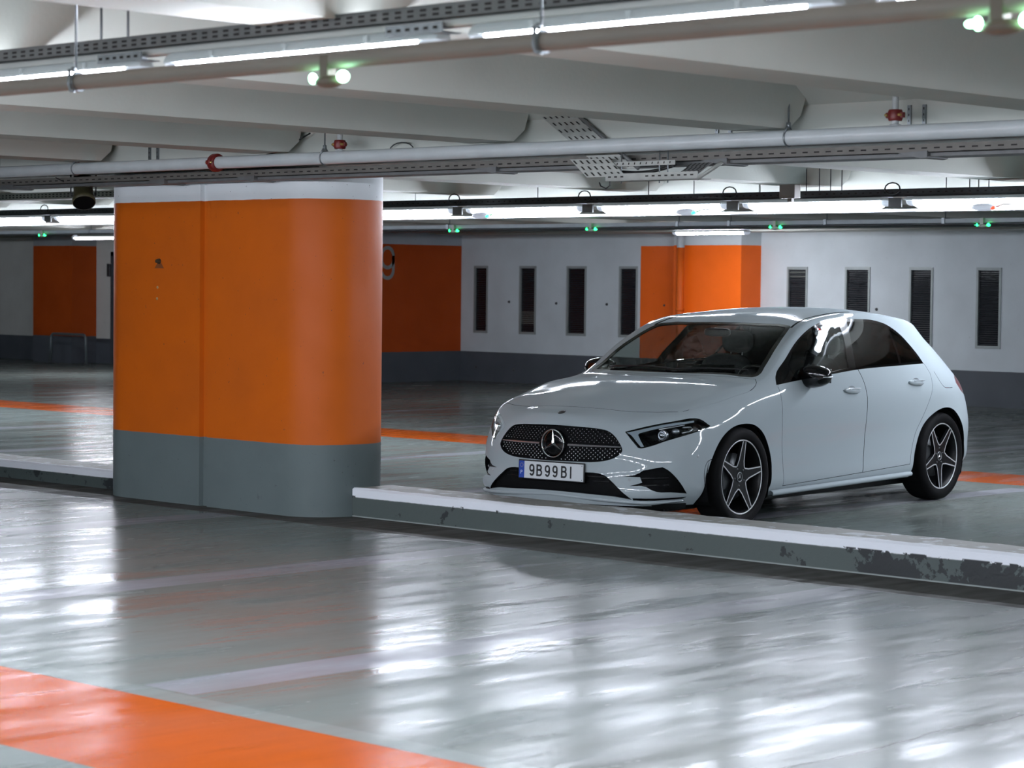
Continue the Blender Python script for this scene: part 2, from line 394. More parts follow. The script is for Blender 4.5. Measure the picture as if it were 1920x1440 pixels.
mb=MB(); mb.add([(-13.475,10.3485,1.655),(-13.365,10.3485,1.655),(-13.42,10.3485,1.715)],[(0,1,2)]); mb.build('rust_stain',mat('rust_stain','#7c3c0c',.8),pil,fix=False)
for x,z in ((-13.44,1.52),(-13.445,1.44)): MB().lathe([(0,-.003),(.010,-.002),(.011,.003)],(x,10.35,z),'y',10).build('filler_spot',mat('filler_pale','#a98a5c',.8),pil)
# ------------------------------------------------------------------ kerbs
def kerb_mat(name,zw,chips):
    g=NG(name); n=g.noise(7,8,(1,1,1),.62); n2=g.noise(28,4)
    top=g.mix(g.noise(5,6),srgb('#8d8f8a'),srgb('#6d6a60'))
    c=g.mix(g.step(g.math('ADD',g.Z,g.math('MULTIPLY',g.math('SUBTRACT',n2,.5),.006)),zw),srgb('#485250'),srgb('#eef3fa'))
    # only the front face is painted
    back=g.step(g.math('ADD',g.Y,g.math('MULTIPLY',g.math('SUBTRACT',g.noise(12,6,(1,1,1),.7),.5),.06)),10.71,.006)
    c=g.mix(back,c,g.mix(g.ramp(n,.56,.6,0,.8),top,srgb('#b9bfc6')))
    if chips:
        reg=g.math('MULTIPLY',g.ramp(g.X,-8.5,-7.3,-.05,.15),g.ramp(g.Z,.03,.15,1,.55))
        reg=g.math('ADD',reg,g.ramp(g.X,-11.7,-11.55,.10,0))
        ch=g.ramp(g.math('ADD',n,reg),.585,.60,0,1)
        ch=g.math('MULTIPLY',ch,g.step(g.math('SUBTRACT',zw+.01,g.Z),0.0,.004))
        c=g.mix(ch,c,srgb('#24282a'))
        c=g.mix(g.band(g.Z,0,.008,.003),c,srgb('#8a9390'))
    else:
        ch=g.ramp(g.math('ADD',n,g.ramp(g.X,-14.8,-14.3,0,.14)),.60,.62,0,1); ch=g.math('MULTIPLY',ch,g.step(g.math('SUBTRACT',zw,g.Z),0,.004)); c=g.mix(ch,c,srgb('#24282a'))
    g.col(c); g.rough(.6); g.bump(g.math('ADD',n,g.math('MULTIPLY',n2,.3)),.35,.01); return g.m
def kerb(x0,x1,h,name,m):
    p=[(10.667,0),(10.667,h-.012),(10.68,h),(11.05,h-.004),(11.06,h-.02),(11.06,0)]
    # subdivided along its length with a slightly broken top edge
    N=int((x1-x0)/.12); V=[];F=[];k=len(p); rnd=random.Random(3)
    for i in range(N+1):
        x=x0+(x1-x0)*i/N
        for j,(y,z) in enumerate(p):
            dz=-rnd.random()*.005 if j in (1,2,3) else 0; V.append((x,y+(rnd.random()*.004 if j==2 else 0),z+dz))
    for i in range(N):
        for j in range(k): F.append((i*k+j,i*k+(j+1)%k,(i+1)*k+(j+1)%k,(i+1)*k+j))
    F+=[tuple(range(k)),tuple(range(N*k,N*k+k))]
    return MB().add(V,F).build(name,m)
kr=kerb(-11.74,XR-.01,.197,'kerb',kerb_mat('kerb_paint',.132,True)); prop(kr,'long concrete kerb with white upper edge and chipped grey face in front of the white car','kerb')
kl=kerb(XL+.01,-14.17,.142,'kerb',kerb_mat('kerb_paint_low',.083,False)); prop(kl,'low concrete kerb with white upper edge left of the orange pillar','kerb')
# ------------------------------------------------------------------ luminaires
def luminaire(L=1.33, bh=.028, gh=.047, w=.10, glow='lamp', hw=.5, plate_=False):
    """batten: origin at the middle of its underside, runs along x; gh = diffuser depth, bh = body above it"""
    t=empty('fluorescent_luminaire')
    h=L/2; top=gh+bh
    P=[(-w*.30,top),(w*.30,top),(w*hw*.84,gh+bh*.6),(w*hw,gh+.004),(w*hw,gh-.004),(-w*hw,gh-.004),(-w*hw,gh+.004),(-w*hw*.84,gh+bh*.6)]
    n=len(P); V=[];S=[(-h,.6),(-h+.02,.92),(-h+.05,1),(h-.05,1),(h-.02,.92),(h,.6)]
    for x,k in S: V+=[(x,y*k,gh+(z-gh)*k) for y,z in P]
    F=[(i*n+j,i*n+(j+1)%n,(i+1)*n+(j+1)%n,(i+1)*n+j) for i in range(len(S)-1) for j in range(n)]+[tuple(range(n)),tuple(range((len(S)-1)*n,len(S)*n))]
    MB().add(V,F).build('lamp_body',M['housing'],t)
    mb=MB(); V=[]; m=6
    for x,k in ((-h+.07,.75),(-h+.10,1),(h-.10,1),(h-.07,.75)):
        for j in range(m+1):
            a=PI+PI*j/m; V.append((x,w*.48*math.cos(a)*k,gh-.004+(gh-.004)*math.sin(a)*k))
    F=[(i*(m+1)+j,i*(m+1)+j+1,(i+1)*(m+1)+j+1,(i+1)*(m+1)+j) for i in range(3) for j in range(m)]
    mb.add(V,F,True); mb.build('diffuser',[M[glow]],t)
    for sx in (-1,1):
        mb=MB(); mb.lathe([(0,0),(w*.28,-sx*.004),(w*.36,-sx*.03),(w*.38,-sx*.075)],(sx*h,0,gh*.95),'x',14); mb.build('end_cap',M['lens'],t)
    for x in (-h*.58,-h*.02,h*.56) if L>1 else (-h*.5,h*.5):
        mb=MB(); mb.box((x-.010,-w*.54,gh*.92),(x+.010,-w*.46,gh+bh*.8)); mb.box((x-.005,-w*.57,gh*1.0),(x+.005,-w*.53,gh+bh*.6)); mb.build('clip',M['housing'],t)
    if plate_: MB().box((-h-.14,-.06,gh*.1),(-h-.02,-.045,gh+bh*.7)).build('joint_plate',M['tray_grey'],t)
    return t
def hang(o,loc,label,group=None,cat='lamp'):
    o.location=loc; prop(o,label,cat,group); return o
base_n=luminaire()
ordn=['leftmost','second from the left','third from the left','fourth from the left','fifth from the left','sixth from the left','seventh from the left']
# near row: left ends at X=-7.92,-6.46,-5.01,-3.545 ... pitch 1.463
k=0
vis={-1:'fluorescent batten of the near ceiling row cut off by the left edge of the photo',0:'near row fluorescent batten above the orange pillar, beside the green twin light',
     1:'long near row fluorescent batten in the top middle beside the pipe clamp',2:'fluorescent batten of the near ceiling row cut off by the top right corner'}
for i in range(-5,8):
    x0=-6.465+1.463*i; o=base_n if k==0 else copy_tree(base_n); k+=1
    hang(o,(x0+.665,5.03,2.266),vis.get(i,'fluorescent batten of the near ceiling row beyond the edge of the photo'),'near ceiling row of fluorescent battens')
for i in range(-3,6):  # unseen extra row, added to brighten the pillar and kerb fronts
    o=copy_tree(base_n); hang(o,(-5.8+1.8*i,-1.6,2.266),'unseen fluorescent batten added behind the camera to brighten the near side','unseen fill battens added behind the camera')
base_f=luminaire(1.46,.025,.062,.12,'lamp_far',.85,True)
fx=[-17.0+1.61*i for i in range(-12,16)]
anch={0:'just right of the orange pillar',1:'second to the right of the pillar',2:'above the car bonnet',3:'above the orange wall pilaster',4:'right of the small square box',5:'at the right edge of the photo',-8:'at the left edge of the photo',-7:'just left of the orange pillar'}
k=0
for i in range(-12,12):
    o=base_f if k==0 else copy_tree(base_f); k+=1
    hang(o,(-16.96+1.61*i+.70,15.4,2.193),'fluorescent batten of the far ceiling row, '+anch[i] if i in anch else 'fluorescent batten of the far ceiling row','far ceiling row battens')
base_s=luminaire(1.32,.022,.036,.11,'lamp_small')
hang(base_s,(-20.31,25.0,2.265),'short single fluorescent batten hung in front of the orange wall pilaster','far single battens')
o=copy_tree(base_s); o.children; hang(o,(-31.45,23.0,2.215),'short single fluorescent batten just left of the big orange pillar near the far wall','far single battens')
# more battens that light the far and hidden bays
# ------------------------------------------------------------------ cable trays
def tray(x0,x1,y0,y1,z0,z1,m,slots=2,pitch=.045,sl=.026,name='cable_tray',mslot=None):
    t=empty(name)
    th=.003; mb=MB()
    mb.box((x0,y0,z0),(x1,y0+th,z1)).box((x0,y1-th,z0),(x1,y1,z1)).box((x0,y0,z0),(x1,y1,z0+th))
    mb.box((x0,y0-.004,z1-.004),(x1,y0+.008,z1))
    mb.build('channel',m,t)
    mb=MB(); n=int((x1-x0)/pitch); h=(z1-z0)/(slots+1)
    for r in range(slots):
        zc=z0+h*(r+1); sh=min(.005,(z1-z0)*.085)
        for i in range(n):
            xx=x0+(i+.5+.5*(r%2)*0)*pitch
            mb.add([(xx-sl/2,y0-.0015,zc-sh),(xx+sl/2,y0-.0015,zc-sh),(xx+sl/2,y0-.0015,zc+sh),(xx-sl/2,y0-.0015,zc+sh)],[(0,1,2,3)])
    o=mb.build('slot_pattern',mslot or M['slot'],t,fix=False); o['kind']='stuff'
    return t
t=tray(-14,5,4.98,5.16,2.366,2.411,M['tray_grey'],2,.055,.028)
prop(t,'grey perforated cable tray running above the near row of fluorescent battens','cable tray')
MB().add([(-14,5.03,2.385),(5,5.03,2.385),(5,5.12,2.385),(-14,5.12,2.385)],[(0,1,2,3)]).build('added_fill_strip',M['ceiling_fill'],t,fix=False)  # unseen glowing sheet added inside the tray to brighten the ceiling
MB().box((-14,5.0,2.343),(5,5.06,2.3655),.006).build('lamp_rail',M['white_plastic'],t)
for x in (-6.67,-5.20,-3.74,-8.13):
    mb=MB(); mb.box((x-.13,4.975,2.325),(x+.12,5.05,2.329)); mb.box((x-.13,4.97,2.325),(x+.12,4.974,2.356)); mb.build('joint_bracket',M['steel'],t)
    mb=MB(); [mb.add([(x-.12+q*.04,4.9685,2.336),(x-.1+q*.04,4.9685,2.336),(x-.1+q*.04,4.9685,2.345),(x-.12+q*.04,4.9685,2.345)],[(0,1,2,3)]) for q in range(6)]; mb.build('bracket_slots',M['slot'],t,fix=False)
for x in (-6.955,-6.798):
    MB().tube([(x,5.1,2.37),(x,5.1,2.95)],.005,8).build('hanger_rod',M['dark_steel'],t)
t=tray(-40,4,15.32,15.50,2.284,2.340,M['tray_dark'],1,.07,.02)
prop(t,'dark perforated cable tray running along the far row of fluorescent lights','cable tray')
for x in [-11.53,-11.40,-11.29,-11.18,-12.0,-9.99,-9.91,-9.82,-10.2,-13.2,-12.7,-14.5,-18.5,-20.2,-23.7,-23.4]:
    MB().tube([(x,15.4,2.33),(x,15.4,2.95)],.004,6).build('hanger_rod',M['dark_steel'],t)
mb=MB(); rnd=random.Random(5)
for i,x in enumerate([-16.96+1.61*q for q in range(-4,6)]):
    mb=MB(); a=-.1
    pts=[(x+a+.07*math.cos(u),15.30-.01,2.342+.045*math.sin(u)) for u in [q*PI/6 for q in range(12)]]
    mb.tube(pts,.006,6,True); mb.build('cable_loop',M['cable'],t)
MB().add([(-40,15.36,2.315),(4,15.36,2.315),(4,15.45,2.315),(-40,15.45,2.315)],[(0,1,2,3)]).build('added_fill_strip',M['ceiling_fill_far'],t,fix=False)  # matching added glow sheet for the far ceiling, hidden in the tray
MB().box((-40,15.36,2.2815),(4,15.44,2.284)).build('lamp_rail',M['tray_grey'],t)
# tray under the girder beside the white pipe
t=tray(-50,7,10.12,10.32,2.262,2.306,M['tray_taupe'],1,.075,.035)
prop(t,'light grey cable tray tucked under the ceiling girder behind the white pipe','cable tray')
MB().box((-50,10.14,2.240),(7,10.30,2.2615),.004).build('tray_underside',M['tray_grey'],t)
for x in (-14.9,-13.08,-12.12,-9.886,-8.13,-6.835,-5.2):
    mb=MB(); mb.add([(x-.16,10.11,2.262),(x+.02,10.11,2.27),(x+.02,10.11,2.235),(x-.01,10.11,2.23),(x-.16,10.3,2.262),(x+.02,10.3,2.27),(x+.02,10.3,2.235),(x-.01,10.3,2.23)],[(0,1,2,3),(4,5,6,7),(0,4,7,3),(1,2,6,5),(3,2,6,7),(0,1,5,4)])
    mb.build('support_arm',M['tray_grey'],t)
t=tray(-24,-15,13.2,13.45,2.33,2.395,M['tray_light'],2,.06,.03)
prop(t,'pale perforated cable tray seen behind the top right of the orange pillar','cable tray')
# tray loop hung below the girder above the car
t=empty('cable_tray_bridge'); prop(t,'pale perforated cable tray loop dipping below the ceiling between the pillar and the car','cable tray')
def plate(P0,ax,bx,na,nb,name,m,flip=False):
    """perforated plate: origin, two edge vectors"""
    a=Vector(ax); b=Vector(bx); o=Vector(P0); nrm=a.cross(b).normalized()
    mb=MB(); th=nrm*.003
    V=[o,o+a,o+a+b,o+b]; V+= [v+th for v in V]
    mb.add(V,[(0,1,2,3),(4,5,6,7),(0,1,5,4),(1,2,6,5),(2,3,7,6),(3,0,4,7)])
    mb.cur=1
    for i in range(na):
        for j in range(nb):
            c=o+a*((i+.5)/na)+b*((j+.5+(.25 if i%2 else -.1))/nb); u=a.normalized()*.016; w=b.normalized()*.007
            for s_ in (-.002,.005): 
                q=nrm*s_; mb.add([c-u-w+q,c+u-w+q,c+u+w+q,c-u+w+q],[(0,1,2,3)])
    mb.build(name,[m,M['slot']],t,fix=False)
plate((-9.47,10.06,2.56),(.50,0,-.335),(.275,0,.0),8,6,'sloping_tray',M['tray_light'])
MB().tube([(-9.18,10.05,2.56),(-8.69,10.05,2.225)],.012,6).build('tray_edge_rail',M['tray_grey'],t)
plate((-9.15,9.985,2.285),(.13,.0,-.105),(.27,.03,.0),3,6,'lower_tray',M['tray_light'])
mb=MB(); mb.box((-8.88,9.985,2.158),(-8.21,9.988,2.196)); mb.box((-8.88,9.985,2.155),(-8.21,10.10,2.159)); mb.cur=1
for i in range(14):
    if i in (3,4,5): continue
    x=-8.86+i*.046; mb.add([(x,9.984,2.174),(x+.022,9.984,2.174),(x+.022,9.984,2.182),(x,9.984,2.182)],[(0,1,2,3)])
mb.build('bottom_channel',[M['tray_light'],M['slot']],t,fix=False)
mb=MB(); mb.box((-9.02,10.02,2.238),(-8.40,10.023,2.264)); mb.cur=1
for i in range(14):
    x=-9.0+i*.043; mb.add([(x,10.018,2.246),(x+.008,10.018,2.246),(x+.011,10.018,2.258),(x+.003,10.018,2.258)],[(0,1,2,3)])
mb.build('upper_channel',[M['tray_light'],M['slot']],t,fix=False)
plate((-8.25,9.99,2.158),(.10,.05,.085),(-.20,.06,.0),4,5,'end_tray',M['tray_grey'])
MB().tube([(-8.21,9.985,2.155),(-8.09,10.05,2.245)],.011,6).build('end_rail',M['tray_light'],t)
for x in (-8.80,-8.52,-8.46):
    MB().tube([(x,10.03,2.14),(x,10.03,2.33)],.004,6).build('hanger_rod',M['steel'],t)
pts=[(-9.0+.062*i,10.05,2.232-.035*math.sin(PI*i/9)) for i in range(10)]
MB().tube(pts,.009,8).tube([(p[0],p[1]+.03,p[2]+.008) for p in pts],.008,8).build('sagging_cable',M['cable'],t)
MB().tube([(-8.93,9.99,2.15),(-8.92,9.99,2.13),(-8.88,9.99,2.115),(-8.85,9.99,2.13),(-8.85,9.99,2.16)],.004,6).build('loose_cable_end',M['cable'],t)
# small square junction box hung on the far tray
o=MB().box((-11.36,14.82,2.262),(-11.21,14.90,2.37),.006).box((-11.30,14.85,2.235),(-11.26,14.88,2.27)).build('junction_box',mat('box_taupe','#6d6760',.5)); prop(o,'small square taupe junction box hung on the far cable tray above the car','junction box')
# ------------------------------------------------------------------ pipes
t=empty('water_pipe'); prop(t,'thick white fire water pipe with red couplings running below the girder across the picture','pipe')
pz=lambda x: 2.346
pts=[(x,9.9,2.348) for x in (-50,-40,-30,-20,-14,-12.24,-11,-9,-8,-7,-5,0,7)]
MB().tube(pts,.040,24).build('pipe_run',M['pipe_white'],t)
def coupling(x,z,r,axis,par,n='coupling'):
    mb=MB(); mb.lathe([(r,-.028),(r+.016,-.028),(r+.02,-.018),(r+.02,.018),(r+.016,.028),(r,.028)],(x,9.9,z),axis,24)
    for s in (-1,1):
        if axis=='x': mb.box((x-.02,9.9-.012+s*(r+.022),z-.014),(x+.02,9.9+.012+s*(r+.022),z+.014),.004)
        else: mb.box((x-.012+s*(r+.024),9.9-.012,z-.014),(x+.012+s*(r+.024),9.9+.012,z+.014),.004)
    o=mb.build(n,M['red'],par)
    mb=MB()
    for s in (-1,1):
        if axis=='x': mb.lathe([(0,-.03),(.007,-.03),(.007,.03),(0,.03)],(x,9.9+s*(r+.022),z),'x',8)
        else: mb.lathe([(0,-.025),(.008,-.025),(.008,.025),(0,.025)],(x+s*(r+.022),9.9-.005,z),'y',8)
    mb.build('bolt',M['brass'],o)
coupling(-12.237,2.348,.040,'x',t)
for x in (-11.02,-6.866):
    r=.017
    MB().tube([(x,9.9,2.36),(x,9.9,2.60)],r,16).build('riser',M['pipe_white'],t)
    coupling(x,2.428 if x<-9 else 2.438,r,'z',t,'riser_coupling')
    MB().lathe([(r+.002,-.01),(r+.012,-.012),(r+.016,-.02)],(x,9.9,2.392+.012),'z',16).build('branch_boss',M['pipe_white'],t)
for x in (-13.79,-11.162,-7.533,-4.2):
    mb=MB(); a0=[(.043*math.cos(a),.043*math.sin(a)) for a in [PI*2*q/20 for q in range(20)]]
    mb.tube([(x,9.9+p,2.348+q) for p,q in a0],.005,6,True)
    mb.tube([(x,9.9-.035,2.372),(x,9.9-.012,2.405),(x,9.9+.012,2.405),(x,9.9+.035,2.372)],.006,6)
    mb.lathe([(0,.0),(.012,0),(.012,.03),(0,.03)],(x,9.9,2.398),'z',8)
    mb.tube([(x,9.9,2.40),(x,9.9,2.95)],.005,8)
    mb.build('pipe_hanger',M['steel'],t)
t=empty('supply_pipe'); prop(t,'taupe pipe just below the near fluorescent row, held by thin hanger rods','pipe')
YP=4.5; ZP=2.2035
MB().tube([(x,YP,ZP) for x in (-20,-12,-7.4,-5,-2,7)],.0258,24).build('pipe_run',M['pipe_taupe'],t)
for x in (-6.257,-4.222):
    mb=MB(); mb.tube([(x,YP+.029*math.cos(a),ZP+.029*math.sin(a)) for a in [2*PI*q/20 for q in range(20)]],.005,6,True)
    mb.tube([(x,YP-.035,ZP+.038),(x,YP-.038,ZP-.01),(x+.004,YP-.034,ZP-.030),(x+.026,YP-.034,ZP-.032)],.006,6)
    mb.sphere((x,YP-.02,ZP+.038),.010,10,6); mb.tube([(x,YP-.01,ZP+.04),(x,YP-.01,2.95)],.004,8); mb.build('pipe_hanger',M['steel'],t)
t=empty('conduit_pipe'); prop(t,'thin white conduit running along the underside of the far row of fluorescent lights','pipe')
MB().tube([(x,15.5,2.178) for x in (-45,-30,-20,-10,4)],.013,14).build('pipe_run',M['pipe_lit'],t)
for x in (-20.3,-16.2,-12.1,-8.0): MB().tube([(x,15.5+.016*math.cos(a),2.178+.016*math.sin(a)) for a in [2*PI*q/16 for q in range(16)]],.004,6,True).tube([(x,15.515,2.19),(x,15.515,2.95)],.003,6).build('pipe_hanger',M['steel'],t)
# far white service channel with sensors
t=empty('service_channel'); prop(t,'slim white service channel hung near the far wall, carrying green lights','channel')
MB().box((-48,22.0,2.287),(7,22.09,2.336),.004).build('channel',mat('channel_white','#8f999d',.5,noise=.2),t)
for x in (-30.3,-22.35,-18.4,-17.6,-14.6,-16.2,-11.5):
    MB().tube([(x,22.04,2.33),(x,22.04,2.95)],.006,6).box((x-.02,21.99,2.28),(x+.02,22.1,2.345)).build('hanger_rod',M['steel'],t)
MB().tube([(x,21.97,2.272) for x in (-48,-30,-18,7)],.010,8).build('conduit',M['dark_steel'],t)
for n,(Y,z,r) in enumerate(((23.9,2.33,.03),(24.9,2.36,.035))):
    o=MB().tube([(x,Y,z) for x in (-26.5,-22,-18,7)],r,12).build('conduit_pipe',mat('conduit_grey_%d'%n,'#737b7c',.5)); 
    prop(o,('thin' if n==0 else 'thicker')+' grey conduit pipe running behind the white service channel along the far wall','pipe')
# drain pipe on the pilaster
t=empty('drain_pipe',(-22.24,26.60,0)); prop(t,'vertical drain pipe painted orange with a white top, in front of the orange pilaster','pipe')
t.location=(0,0,0)
dp=paint_mat('drain_paint',.475,2.12,True,WG,srgb('#bcc8ce'),ocol=srgb('#c24f0e'))
MB().tube([(-22.02,26.42,0.01),(-22.02,26.42,2.33)],.055,16).build('pipe_run',dp,t)
for z in (1.22,.7): MB().lathe([(.055,-.02),(.064,-.02),(.064,.02),(.055,.02)],(-22.02,26.42,z),'z',16).build('pipe_joint',dp,t)
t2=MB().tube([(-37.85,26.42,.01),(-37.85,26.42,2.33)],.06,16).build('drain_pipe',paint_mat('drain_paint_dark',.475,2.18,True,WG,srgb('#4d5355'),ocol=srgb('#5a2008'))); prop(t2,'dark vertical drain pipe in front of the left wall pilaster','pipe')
# ------------------------------------------------------------------ indicator lights
def indicator(body,glow,core,s=1):
    t=empty('bay_indicator_light')
    mb=MB(); mb.sphere((0,0,-.012*s),(.062*s,.035*s,.022*s),20,10); mb.build('body',body,t)
    MB().box((-.03*s,-.02*s,.0),(.012*s,.02*s,.075*s),.004).build('mount',body,t)
    MB().sphere((.078*s,-.01*s,0),(.021*s,.021*s,.020*s),16,10).build('lamp',glow,t)
    MB().sphere((-.065*s,-.015*s,0),(.010*s,.016*s,.018*s),12,8).build('lamp',core,t)
    MB().sphere((-.115*s,.03*s,.006*s),(.018*s,.01*s,.010*s),12,8).build('side_lamp',glow,t)
    return t
b=indicator(M['device'],M['green_core'],M['green_core'],1.0); b.location=(-5.045,4.49,2.152); b.scale=(.86,)*3; prop(b,'twin green parking indicator hung below the near taupe pipe','indicator light')
o=copy_tree(b); o.location=(-2.835,4.49,2.158); prop(o,'green parking indicator at the top right edge of the photo','indicator light')
b=indicator(M['tray_light'],M['green'],M['green'],1.0)

for i,(x,lab) in enumerate(((-22.21,'green parking indicator on the far channel next to the wall corner right of the pillar'),(-19.77,'green parking indicator on the far channel above the white wall windows'),(-16.89,'green parking indicator on the far channel just right of the orange pilaster'),(-14.08,'green parking indicator on the far channel at the right, above the last windows'),(-31.52,'green parking indicator on the far channel above the left orange pilaster'))):
    o=b if i==0 else copy_tree(b); o.location=(x,21.98,2.262); prop(o,lab,'indicator light','green bay indicators on the far channel')
def dome(m):
    t=empty('sensor_dome'); MB().sphere((0,0,0),(.11,.07,.03),20,8).build('dome_shell',M['lens'],t)
    MB().sphere((.085,-.02,-.006),(.022,.02,.014),12,8).build('status_light',m,t)
    MB().tube([(.1,0,.0),(.17,0,.02),(.24,0,.02)],.006,6).build('cable',M['white_plastic'],t); return t
for i,(x,m,lab) in enumerate(((-15.05,'green','white sensor dome with a green light under the far lights right of the pillar'),(-12.65,'green','white sensor dome with a green light under the far lights above the bonnet'),(-9.76,'redglow','white sensor dome with a red light under the far lights at the right'),(-23.1,'green','white sensor dome with a green light under the far lights left of the pillar'))):
    o=dome(M[m]); o.location=(x,15.25,2.185); prop(o,lab,'sensor','sensor domes under the far light row')
# ------------------------------------------------------------------ loudspeakers
def speaker():
    t=empty('loudspeaker')
    # axis tilted down toward the camera side
    ax=Vector((.50,-.30,-.78)).normalized(); u=ax.cross(Vector((0,0,1))).normalized(); v=ax.cross(u)
    def ring(prof,name,m):
        V=[];F=[];n=28;k=len(prof)
        for i in range(n):
            a=2*PI*i/n
            for r,h in prof: V.append(ax*h+(u*math.cos(a)+v*math.sin(a))*r)
        for i in range(n):
            for j in range(k-1): F.append((i*k+j,((i+1)%n)*k+j,((i+1)%n)*k+j+1,i*k+j+1))
        MB().add(V,F,True).build(name,m,t)
    ring([(0,-.20),(.045,-.195),(.060,-.17),(.066,-.13),(.074,.06),(.084,.065),(.084,.10),(.078,.102)],'housing',M['olive'])
    ring([(.079,.10),(.05,.098),(0,.097)],'grille_cloth',M['black_mesh'])
    mb=MB(); s=.09
    for k in (-1,1): mb.tube([u*s*k+Vector((0,0,-.02)),u*s*k+Vector((0,0,.13))],.006,6); mb.tube([u*s*k+Vector((0,0,-.02)),u*s*k*.85+Vector((0,0,-.02))],.012,8)
    mb.tube([u*s+Vector((0,0,.13)),-u*s+Vector((0,0,.13))],.006,6); mb.build('bracket',M['dark_steel'],t)
    MB().tube([ax*-.16,ax*-.17+Vector((0,0,.06)),u*.1+Vector((0,0,.05)),u*.2+Vector((0,0,.1))],.004,6).build('cable',M['cable'],t)
    return t
s=speaker(); s.location=(-14.175,10.24,2.205); prop(s,'olive cylindrical loudspeaker with black front hung under the tray left of the pillar','loudspeaker')
s2=copy_tree(s); s2.location=(-14.36,10.85,2.17); s2.rotation_euler=(0,0,1.9); prop(s2,'second olive loudspeaker half hidden behind the top left edge of the pillar','loudspeaker')
# ------------------------------------------------------------------ barrier hoop
t=empty('barrier_hoop',(-36.1,25.75,0)); prop(t,'low grey tubular barrier hoop on the floor in front of the left orange pilaster','barrier')
P=[(-.56,0,.0),(-.54,0,.40)]+[(-.54+.08-.08*math.cos(a),0,.47+.08*math.sin(a)) for a in [PI/2*q/5 for q in range(6)]]
P+=[(-x,y,z) for x,y,z in reversed(P)]
MB().tube(P,.024,12).build('hoop_tube',mat('hoop_grey','#5c6668',.45,.4),t)
for x in (-.56,.56): MB().lathe([(0,.0),(.08,0),(.08,.012),(.03,.018)],(x,0,0),'z',16).build('foot_plate',M['dark_steel'],t)
# wall brackets on the girder face
for i,(x,lab) in enumerate(((-6.855,'pair of slotted bracket strips on the girder face at the right, beside the red valve'),(-13.13,'pair of slotted bracket strips on the girder face above the pillar, left side'),(-8.105,'pair of slotted bracket strips on the girder face above the car'),(-15.05,'pair of slotted bracket strips on the girder face at the left edge'))):
    mb=MB(); 
    for s_ in (-.045,.045):
        mb.cur=0; mb.box((x+s_-.010,10.068,2.40),(x+s_+.010,10.079,2.50)); mb.cur=1
        for z in (2.42,2.45,2.48): mb.add([(x+s_-.003,10.067,z-.006),(x+s_+.003,10.067,z-.006),(x+s_+.003,10.067,z+.006),(x+s_-.003,10.067,z+.006)],[(0,1,2,3)])
    o=mb.build('slotted_bracket',[M['steel'],M['slot']],fix=False); prop(o,lab,'bracket')
o=MB().tube([(-11.95,9.97,2.37),(-11.72,10.0,2.41),(-11.45,10.03,2.52)],.005,6).build('loose_cable',M['cable']); prop(o,'thin dark cable slanting up from the white pipe above the pillar','cable')
o=MB().tube([(-10.62+.09*math.cos(a)*1.2,10.05,2.385+.05*math.sin(a)) for a in [PI*q/8 for q in range(9)]],.004,6).build('loose_cable',M['dark_steel']); prop(o,'thin grey cable loop on the girder right of the red valve above the pillar','cable')
